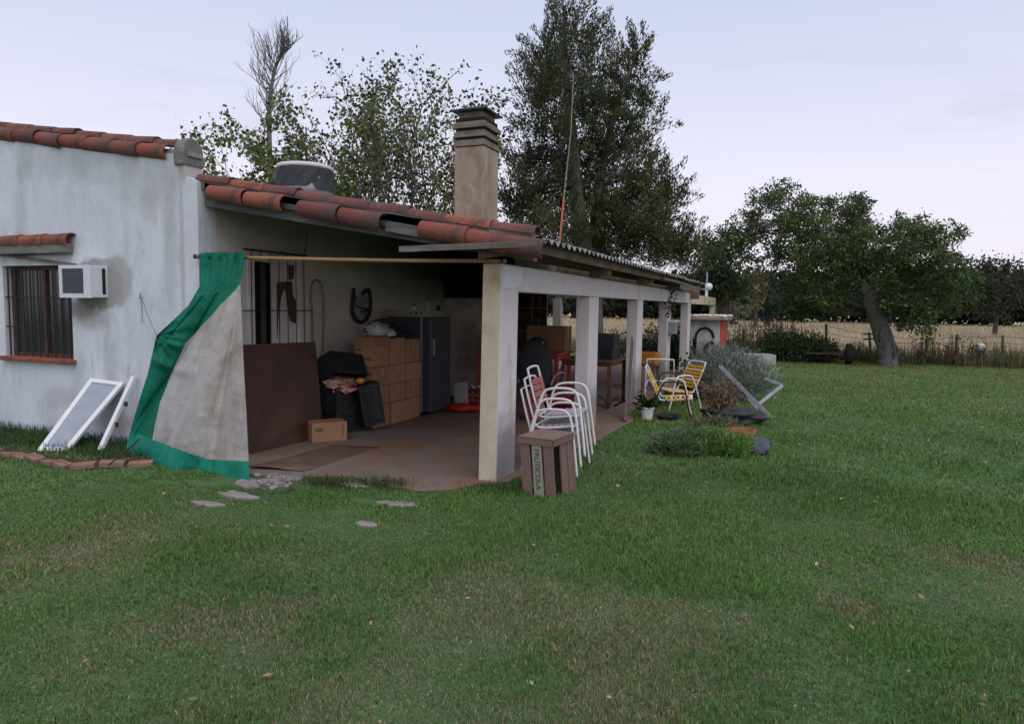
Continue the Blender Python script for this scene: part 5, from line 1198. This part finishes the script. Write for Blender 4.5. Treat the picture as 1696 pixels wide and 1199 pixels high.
crown_tree('forked_conifer', 'second ragged conifer with leaning bare upper branches, right of the tall one', tc2, [(tc2, .4), (tp_(985, 420, Yc2), .28), (tp_(990, 330, Yc2), .22), (tp_(1005, 240, Yc2), .15), (tp_(1030, 150, Yc2), .09), (tp_(1062, 80, Yc2), .04)],
           [bl(x, y, Yc2 + d * 1.2, rx, ry, n) for x, y, d, rx, ry, n in B], leaf=.15, aspect=3.6, spray=1.0, shell=.75, col=(.062, .084, .034), bark='bark_pale', clump=.27, per=120, up=.75, spread=.42, leafcol2=(.125, .115, .05), col2_p=.22, twig_r=.016, var=.4, clump_flat=1.3)

# leafless twig generator used by the sparse trees
def twiggy(mb_, p, d, l, r, depth, ends, up=.25, spread=.5, kids=(2, 3)):
    n = 4; pts = [p]; dd = Vector(d)
    for k in range(n):
        dd = (dd + Vector((random.uniform(-.16, .16), random.uniform(-.16, .16), random.uniform(-.05, .12) * up * 3))).normalized(); pts.append(pts[-1] + dd * l / n)
    mb_.tube(pts, [r * (1 - .45 * k / n) for k in range(n + 1)], 5 if depth > 1 else 3, cap=False)
    if depth == 0: ends.append((pts[-1], dd)); ends.append((pts[2], dd)); return
    for k in range(random.randint(*kids) + 1):
        q = pts[random.randint(1, n)] if k else pts[-1]
        nd = (dd + Vector((random.uniform(-1, 1), random.uniform(-1, 1), random.uniform(-.5, .9))) * spread + Vector((0, 0, up))).normalized()
        twiggy(mb_, q, nd, l * random.uniform(.55, .78), r * .55, depth - 1, ends, up, spread, kids)
def sparse_tree(name, label, base, stems, leafsize, col, per, bark, depth=4, group=None, prob=1., up=.22, spread=.55, col2=None, hmin=0):
    o = thing(name, tuple(base), label, 'tree', group); mb_ = MB(); ends = []
    for (d, l, r) in stems: twiggy(mb_, Vector(base), Vector(d).normalized(), l, r, depth, ends, up, spread)
    mb_.build('trunk', bark, o, True)
    E_ = np.array([e[0] for e in ends if random.random() < prob])
    if len(E_):
        P = np.repeat(E_, per, 0) + RNG.normal(size=(len(E_) * per, 3)) * .16; t = tints(len(P), col, .3, .15)
        if col2 is not None:
            s = RNG.random(len(P)) < .3; t[s] = tints(int(s.sum()), col2, .25, .12)
        lo = leaf_obj('crown', [leaves(P, leafsize * (.7 + .6 * RNG.random(len(P))), 1.35, t)], o); lo.location = tuple(-Vector(base))
    return o
random.seed(21)
b_ = Vector((onY(672, 540, 24).x, 24, 0))
sparse_tree('airy_tree', 'thin-leaved multi-stemmed tree with open sky showing through, left of the chimney', b_, [((-.52, .1, 1), 3.9, .10), ((-.36, .3, 1), 4.2, .10), ((-.2, -.2, 1), 4.4, .11), ((-.02, .2, 1), 4.6, .12), ((.14, -.1, 1), 4.6, .11), ((.30, .2, 1), 4.4, .10), ((.46, 0, 1), 4.0, .09), ((.60, .2, 1), 3.5, .08)], .155, (.135, .165, .055), 5, 'bark_pale', 4, col2=(.04, .05, .02), up=.10, spread=.66)
b_ = Vector((onY(540, 540, 23).x, 23, 0))
sparse_tree('leafy_tree', 'lighter green leafy tree behind the water tank', b_, [((-.62, 0, 1), 3.7, .08), ((-.35, .2, 1), 3.9, .10), ((-.08, -.1, 1), 4.0, .09), ((.2, .1, 1), 3.8, .08), ((-.85, -.1, 1), 3.2, .07)], .175, (.15, .19, .05), 9, 'bark_pale', 4, col2=(.065, .085, .028), up=.04, spread=.68)
b_ = Vector((onY(452, 540, 27).x, 27, 0))
o = thing('bare_tree', tuple(b_), 'leafless grey tree top curving right above the house roof', 'tree'); mb_ = MB(); ends = []
tpth = smooth_path([b_, tp_(450, 350, 27), tp_(446, 240, 27), tp_(446, 180, 27), tp_(452, 130, 27), tp_(463, 98, 27), tp_(482, 78, 27)], 5)
mb_.tube(tpth, [.17 * (1 - .8 * i / (len(tpth) - 1)) for i in range(len(tpth))], 7)
for i, p in enumerate(tpth):
    if i > 10:
        for k in range(3):
            a = random.uniform(0, 6.28); twiggy(mb_, p, Vector((math.cos(a) * .7, math.sin(a) * .5, .75)).normalized(), random.uniform(.7, 1.2) * (1.0 if i < len(tpth) - 6 else .6), .028, 2, ends, .3, .5)
mb_.build('trunk', 'bark_grey', o, True)
# far wood along the end of the field: separate crowns that read as one mass, and a few nearer single trees
def far_tree(name, label, x, y0, y1, w, Y, col, n=260, leaf=.5, group='trees at the far end of the field', kind=0):
    b = Vector((onY(x, 540, Y).x, Y, 0)); k = (b - CAM).dot(FW) / F; top = onY(x, y0, Y).z; o = thing(name, tuple(b), label, 'tree', group)
    MB().tube([(0, 0, 0), (.1, 0, top * .4), (0, 0, top * .8)], [.03 * top, .025 * top, .01 * top], 6).build('trunk', 'bark_dark', o)
    low = max(.3, onY(x, y1, Y).z); nc = max(8, n // 22); cc = ell(nc, .55) * np.array([w * k / 2, w * k / 2.4, (top - low) / 2]) + np.array([0, 0, (top + low) / 2])
    idx = np.repeat(np.arange(nc), 22); P = cc[idx] + RNG.normal(size=(nc * 22, 3)) * np.array([.085, .085, .065]) * w * k
    t = tints(len(P), col, .25, .1) * np.clip(1 + RNG.normal(size=nc) * .25, .4, 1.7)[idx][:, None]
    leaf_obj('crown', [leaves(P, leaf * (.6 + .8 * RNG.random(len(P))), 1.5, t)], o); return o
random.seed(5)
far_tree('poplar', 'slim tan-leaved tree rising behind the broad dark tree', 1250, 425, 520, 34, 62, (.20, .16, .08), 1200, .24, None)
far_tree('edge_tree', 'dark tree cut by the right edge of the picture', 1648, 422, 530, 90, 60, (.04, .05, .026), 3200, .22, None)
far_tree('dark_pine', 'blue-dark pine clump in front of the far wood near the oven', 1272, 480, 535, 46, 75, (.018, .036, .03), 1300, .3, None)
far_tree('grey_willow', 'grey-green bushy tree low behind the oven roof', 1212, 498, 536, 60, 70, (.09, .105, .06), 1300, .28, None)
# the wood itself, uncountable
nw = 1300; xs = RNG.uniform(-90, 150, nw); ys = 100 + RNG.uniform(0, 24, nw); hs_ = 4.2 + 3.6 * vnoise(xs, ys * 0, .055) + RNG.random(nw) * 1.2
P = []; T = []
for x, y, h in zip(xs, ys, hs_):
    m_ = 80; q = ell(m_, .6) * np.array([2.4, 2.0, h * .5]) + np.array([x, y, h * .5]); P.append(q)
    c = [(.016, .026, .016), (.028, .034, .018), (.045, .048, .022), (.02, .03, .022)][random.choices(range(4), (5, 3, 1.2, 3))[0]]
    T.append(tints(m_, c, .25, .1))
P = np.concatenate(P); T = np.concatenate(T)
o = leaf_obj('far_wood', [leaves(P, .85 * (.6 + .8 * RNG.random(len(P))), 1.3, T)], None); tag(o, 'dark line of woodland along the far end of the dry field', 'wood', kind='stuff')

# dry field grass near the fence and beyond
def scatter_grass(n, x0, x1, y0, y1, hfun, wfun, cols, name, label, cat, lean=.5, pw=1.6, keep=None):
    y = y0 + (y1 - y0) * RNG.random(n) ** pw; x = x0 + (x1 - x0) * RNG.random(n); x = x * (y / y0) ** .85
    if keep is not None: k = keep(x, y); x = x[k]; y = y[k]
    P = np.stack([x, y, np.zeros(len(x))], 1); ci = RNG.choice(len(cols), len(x)); base = np.array(cols)[ci]
    t = np.clip(base * (1 + RNG.normal(size=(len(x), 1)) * .22), .005, 1) * (.85 + .35 * fnoise(x, y, .25))[:, None]
    return blades(name, P, hfun(x, y), wfun(x, y), t, lean=lean, label=label, cat=cat)
scatter_grass(90000, -16, 16, 27.4, 100, lambda x, y: (.20 + .28 * RNG.random(len(x))) * (.7 + .6 * fnoise(x, y, .15)), lambda x, y: .010 * (y / 27), [(.44, .36, .24), (.38, .31, .20), (.48, .41, .29), (.33, .28, .18), (.28, .26, .15)], 'field_grass', 'tall dry tan grass covering the field beyond the fence', 'grass', .45, 2.0)
# rank weeds along the fence
def kw(x, y): return fnoise(x, y, .7) > .38
scatter_grass(9000, -7, 8.5, 25.4, 27.6, lambda x, y: .25 + .55 * RNG.random(len(x)) * fnoise(x, y, .9) * 1.6, lambda x, y: .016, [(.13, .12, .05), (.09, .11, .04), (.17, .14, .07), (.07, .09, .035)], 'fence_weeds', 'unmown green-brown weeds along the foot of the fence', 'weeds', .6, 1.0, kw)
def weed_stand(label, px, Y, w, h, col, n, stalk='bark_dark', name='weed_clump', leaf=.07, group='weed clumps along the fence', cat='weeds', dense=1.):
    c = onY(px, 560, Y); b = Vector((c.x, Y, 0)); o = thing(name, tuple(b), label, cat, group); mb_ = MB(); P = []
    for k in range(n):
        x, y = random.gauss(0, w * .4), random.gauss(0, w * .3); hh = h * random.uniform(.5, 1.05); tip = Vector((x * 1.15 + random.uniform(-.1, .1), y * 1.1, hh))
        mb_.tube([(x, y, 0), (x * 1.05, y, hh * .5), tip], [.012, .009, .004], 3, cap=False)
        for j in range(int(16 * dense)):
            t = random.uniform(.2, 1.02); P.append([x + (tip.x - x) * t + random.gauss(0, .07), y + (tip.y - y) * t + random.gauss(0, .07), hh * t])
    mb_.build('stems', stalk, o); P = np.array(P); leaf_obj('foliage', [leaves(P, leaf * (.6 + .8 * RNG.random(len(P))), 1.8, tints(len(P), col, .35, .15))], o); return o
weed_stand('tall brown seed-head weeds behind the trough', 1272, 25.6, 1.0, 1.55, (.19, .11, .075), 90)
weed_stand('brown and green weeds beside the red oven panel', 1222, 25.4, .8, 1.2, (.20, .16, .08), 60)
weed_stand('reddish dry weeds left of the thin fence post', 1330, 26.0, .6, 1.05, (.20, .12, .08), 44)
weed_stand('low dry weeds at the foot of the leaning fence post', 1425, 26.2, .5, .7, (.15, .12, .06), 22)
weed_stand('grey-brown weeds right of the leaning trunk', 1545, 26.0, .9, 1.0, (.12, .10, .06), 40)
weed_stand('grey-brown weeds near the capped post', 1600, 26.1, .8, 1.0, (.11, .09, .055), 36)
def bush(label, c, r, col, n=60, leaf=.06, name='bush', aspect=1.7, clump=.1, per=40, col2=None, up=0., stem='bark_dark', group=None, spread=1., cat='bush'):
    b = Vector(c); o = thing(name, tuple(b), label, cat, group); mb_ = MB()
    cc = ell(n, .6) * np.array(r) + np.array([0, 0, r[2] * .95]); cc[:, 2] = np.maximum(cc[:, 2], .04)
    for q in cc: mb_.tube([(q[0] * .15, q[1] * .15, 0), (q[0] * .6, q[1] * .6, q[2] * .6), tuple(q)], [.010, .007, .003], 3, cap=False)
    mb_.build('stems', stem, o); idx = np.repeat(np.arange(n), per); P = cc[idx] + RNG.normal(size=(n * per, 3)) * clump; P[:, 2] = np.maximum(P[:, 2], .012)
    t = tints(len(P), col, .25, .12) * np.clip(1 + RNG.normal(size=n) * .25, .4, 1.7)[idx][:, None]
    if col2 is not None: s = (RNG.random(n) < .3)[idx]; t[s] = tints(int(s.sum()), col2, .25, .12)
    ax = None if not up else (cc[idx] - np.array([0, 0, r[2] * .3])) / r[2] * .6 + np.array([0, 0, up])
    leaf_obj('foliage', [leaves(P, leaf * (.6 + .8 * RNG.random(len(P))), aspect, t, ax, spread)], o); return o
for (x, y, Y, rx, rz, lb) in ((1290, 560, 24.9, .75, .5, 'dark green shrub behind the trough'), (1328, 560, 24.6, .8, .45, 'dark green shrub beside the cart chassis'), (1355, 570, 25.2, .6, .35, 'low green shrub behind the cart chassis')):
    c = onY(x, y, Y); bush(lb, (c.x, Y, 0), (rx, .6, rz), (.045, .08, .03), 60, .09, clump=.14, group='green shrubs at the lawn edge')
# shrubs seen between the pillars beyond the porch
for (x, Y, rx, rz, lb, cl_2) in ((1030, 21.2, .9, .45, 'low weedy bush past the far end of the porch', (.045, .06, .03)), (1082, 20.6, .7, .55, 'dark bush past the porch between third and fourth pillars', (.02, .035, .018)), (1121, 19.6, .4, .6, 'dark bush behind the last pillar', (.012, .022, .012))):
    c = onY(x, 560, Y); bush(lb, (c.x, Y, 0), (rx, .7, rz), cl_2, 60, .08, clump=.13, group='bushes past the porch')
# grey lavender shrub by the last pillars
c = onz(1200, 672); bush('rounded grey-green lavender bush beside the porch', (c.x - .02, c.y + .8, 0), (.86, .6, .50), (.25, .29, .245), 230, .085, 'lavender_bush', 5.5, .075, 46, (.17, .21, .17), .8, 'bark_pale', None, .5)
c = onz(1150, 668); bush('dark leafy bush between the yellow chairs and the lavender', (c.x - .1, c.y + 1.2, 0), (.35, .4, .42), (.03, .06, .018), 50, .07, 'leafy_bush', 1.6, .09, 40)
c = onz(1190, 713); bush('dry brown twiggy plant with bare lower stem', (c.x, c.y, .18), (.25, .22, .20), (.24, .17, .12), 70, .04, 'dry_plant', 2.5, .055, 34, (.13, .10, .075), 0, 'brown_timber')
sc.objects['dry_plant'].location.z = .0
for o in sc.objects['dry_plant'].children: o.location.z = .30
MB().tube([(0, 0, 0), (.01, 0, .2), (0, 0, .5)], [.025, .02, .012], 7).build('stem', 'brown_timber', sc.objects['dry_plant'])
# low plants in the lawn
for i, (x, y, rx, rz, cl1, cl2, lb) in enumerate(((1120, 752, .30, .14, (.055, .085, .035), (.085, .095, .05), 'low feathery plant at the left of the lawn tuft'), (1165, 748, .32, .16, (.05, .10, .025), (.09, .10, .05), 'low green plant in the middle of the lawn tuft'), (1205, 752, .28, .13, (.055, .12, .025), (.09, .13, .04), 'bright green plant tuft by the blue-grey stone'), (1185, 728, .3, .16, (.06, .075, .035), (.10, .09, .05), 'dusty green plant behind the lawn tuft beside the clay bowl'))):
    c = onz(x, y); bush(lb, (c.x, c.y, 0), (rx, .26, rz * .8), tuple(v * 2.3 for v in cl1), 80, .07, 'low_plant', 5, .05, 44, tuple(v * 2.2 for v in cl2), .7, 'bark_dark', 'low plants in the lawn', .6, 'plant')
# potted plant by the third pillar
c = onz(1071, 694); pp = bucket('potted_plant', 'dark green leafy plant in a small white bucket by the third pillar', (c.x, c.y), .085, .105, .17, 'white_paint')
P = []; A_ = []
for k in range(46):
    a = random.uniform(0, 6.28); l = random.uniform(.12, .36); e_ = random.uniform(.3, 1.2)
    for t in (.4, .7, 1.): P.append([math.cos(a) * l * t * math.cos(e_), math.sin(a) * l * t * math.cos(e_), .17 + l * 1.1 * t * math.sin(e_) - .06 * t * t]); A_.append([math.cos(a), math.sin(a), .4])
leaf_obj('foliage', [leaves(np.array(P), .13, 3.2, tints(len(P), (.022, .055, .018), .3, .12), np.array(A_), .35)], pp)
# climber twigs on the fourth pillar top
vn = thing('climbing_vine', (-2.55, 15.2, 1.2), 'thin green vine hanging from the beam at the fourth pillar', 'vine')
P = np.array([[random.gauss(0, .06), random.gauss(0, .16), random.uniform(.3, .9)] for _ in range(150)]); leaf_obj('foliage', [leaves(P, .07, 1.5, tints(len(P), (.05, .07, .025), .3, .12))], vn)
MB().tube([(0, 0, -.1), (.03, .05, .4), (0, -.05, .9)], .008, 5).build('stem', 'bark_dark', vn)
mbx = thing('wall_box', (-2.5, 15.6, 1.1), 'small blue-grey box with a pale lid hung on the fourth pillar', 'box')
pm = onX(1119, 541, -2.5); mbx.location = (-2.575, 15.3, pm.z - .15)
MB().box((0, -.12, 0), (.16, .16, .26)).build('case', 'galvanised', mbx, bevel=.01); MB().box((.01, -.1, .262), (.15, .14, .29)).build('lid', 'air_white', mbx)
# weeds at the pillar foot
for (x, y, n, hh, lb) in ((832, 812, 260, .08, 'tuft of uncut grass at the foot of the nearest pillar'), (545, 803, 300, .10, 'grass tuft growing over the porch floor edge'), (640, 806, 260, .11, 'grass tuft on the porch floor edge nearer the pillar')):
    c = onz(x, y); n_ = n * 2; P = np.stack([c.x + RNG.normal(size=n_) * .16, c.y + RNG.normal(size=n_) * .07, np.zeros(n_)], 1)
    t = np.clip(np.array([(.075, .11, .035), (.05, .09, .03), (.16, .13, .07)])[RNG.choice(3, n_, p=[.45, .4, .15])] * (1 + RNG.normal(size=(n_, 1)) * .2), .01, 1)
    blades('grass_tuft', P, hh * (.4 + .8 * RNG.random(n_)), .006, t, lean=.9, label=lb, cat='grass')

# ---------------------------------------------------------------- the lawn: mown blades, denser near the viewer
def inside(x, y, poly):
    r = np.zeros(len(x), bool); n = len(poly); j = n - 1
    for i in range(n):
        xi, yi = poly[i]; xj, yj = poly[j]
        c = ((yi > y) != (yj > y)) & (x < (xj - xi) * (y - yi) / (yj - yi + 1e-12) + xi); r ^= c; j = i
    return r
def lawn(n, r0, r1, pw, hs, ws, a0=-60, a1=64):
    u = RNG.random(n); ex = 2 - pw
    r = (r0 ** ex + u * (r1 ** ex - r0 ** ex)) ** (1 / ex)
    a = np.radians(a0 + (a1 - a0) * RNG.random(n)) - YAW
    x = r * np.sin(a); y = r * np.cos(a)
    k = ~inside(x, y, SLAB) & ~((x < -2.6) & (y > 5.9) & (y < 25)) & ~((x < -6) & (y > 5.7)) & (y < 27.3)
    x, y, r = x[k], y[k], r[k]
    for (cx_, cy_, rx_, ry_) in bare: 
        k = ((x - cx_) / rx_) ** 2 + ((y - cy_) / ry_) ** 2 > 1; x, y, r = x[k], y[k], r[k]
    dry = fnoise(x, y, .55) * .65 + fnoise(x + 31, y, 1.9) * .35
    # worn strip across the foreground, greener towards the porch
    worn = .95 * np.exp(-((y - .55 * x - 3.9) / 1.0) ** 2) * (x > -1.9) + .6 * np.exp(-((y - .3 * x - 3.6) / .8) ** 2) * (x <= -1.9) + .25 * np.exp(-((x + 4.6) / 1.6) ** 2 - ((y - 3.6) / .9) ** 2)
    far = np.clip((y - 12) / 14, 0, 1)
    p = .95 * np.clip((dry - .43) * 5.0 * (.35 + worn) + worn * .62 + .06 + .18 * far, 0.04, .92)
    isdry = RNG.random(len(x)) < p
    g1 = np.array([.078, .172, .050]); g2 = np.array([.172, .262, .072]); lush = fnoise(x + 77, y + 13, .4)
    t = g1[None] * (1 - lush[:, None]) + g2[None] * lush[:, None]
    t = t * (1 - .0 * far[:, None]) + far[:, None] * np.array([.07, .03, .0])
    dcol = np.array([(.27, .225, .14), (.20, .18, .10), (.34, .285, .19)])[RNG.choice(3, len(x))]
    t = np.where((fnoise(x + 40, y + 3, 1.5) > .60)[:, None], t * np.array([1.05, 1.08, 1.0]), t); t = np.where(isdry[:, None], dcol, t) * (1 + RNG.normal(size=(len(x), 1)) * .24)
    hgt = (hs[0] + (hs[1] - hs[0]) * RNG.random(len(x))) * (.25 + 1.6 * fnoise(x + 5, y + 9, 1.3) ** 1.3) * np.where(isdry, .6, 1.) * np.where(fnoise(x + 40, y + 3, 1.5) > .62, 1.5, 1.)
    z = np.where(inside(x, y, BED), .05, 0.)
    P = np.stack([x, y, z], 1); return P, hgt, ws * (r / 3.) ** .75, np.clip(t, .008, 1)
bare = [(-4.85, 5.1, .35, .22), (-4.55, 5.0, .3, .15), (-3.35, 5.0, .2, .08), (-3.42, 4.62, .11, .06), (-4.4, 5.2, .3, .15), (-5.1, 4.85, .22, .09), (-5.45, 4.72, .18, .06)]
Pn, hn, wn_, tn = lawn(460000, 1.6, 7.5, 1.25, (.018, .046), .0046)
blades('lawn_grass', Pn, hn, wn_, tn, lean=1.0, label='short mown lawn grass with dry brown patches near the viewer', cat='grass')
Pn, hn, wn_, tn = lawn(460000, 7.3, 28, 1.35, (.022, .046), .0068)
n_ = len(Pn); a = RNG.random(n_) * 2 * np.pi; wv = np.stack([np.cos(a), np.sin(a), np.zeros(n_)], 1) * (wn_ / 2)[:, None]; tip = Pn + RNG.normal(size=(n_, 3)) * .018; tip[:, 2] = Pn[:, 2] + hn
o = np_mesh('lawn_grass', np.stack([Pn - wv, Pn + wv, tip], 1).reshape(-1, 3), np.arange(3 * n_).reshape(n_, 3), np.repeat(tn, 3, 0), 'blade'); tag(o, 'short mown lawn grass running back to the fence', 'grass', kind='stuff')
nb = 5200; x = RNG.uniform(-10.5, -6.1, nb); y = RNG.uniform(4.95, 5.72, nb); kk_ = inside(x, y, BED); x, y = x[kk_], y[kk_]
blades('bed_grass', np.stack([x, y, np.full(len(x), .05)], 1), .06 + .10 * RNG.random(len(x)), .006, np.clip(np.array([.045, .085, .03]) * (1 + RNG.normal(size=(len(x), 1)) * .3), .008, 1), lean=.9, label='longer grass growing in the bed under the front wall', cat='grass')
# fallen leaves and straws scattered on the lawn
nl = 260; rr2 = 2.6 + 12 * RNG.random(nl) ** 1.4; a = np.radians(-44 + 86 * RNG.random(nl)) - YAW; x = rr2 * np.sin(a); y = rr2 * np.cos(a)
k = ~inside(x, y, SLAB) & ~((x < -2.6) & (y > 5.9)) & ~((x < -6) & (y > 5.7)); x, y = x[k], y[k]
P = np.stack([x, y, .045 + .01 * RNG.random(len(x))], 1); ax = RNG.normal(size=(len(x), 3)); ax[:, 2] *= .15
lv = leaves(P, .022 + .035 * RNG.random(len(x)), 2.2, tints(len(x), (.34, .25, .15), .3, .15), ax, .05)
o = leaf_obj('fallen_leaves', [lv], None); tag(o, 'pale dry leaves and straws scattered over the lawn', 'leaves', kind='stuff')
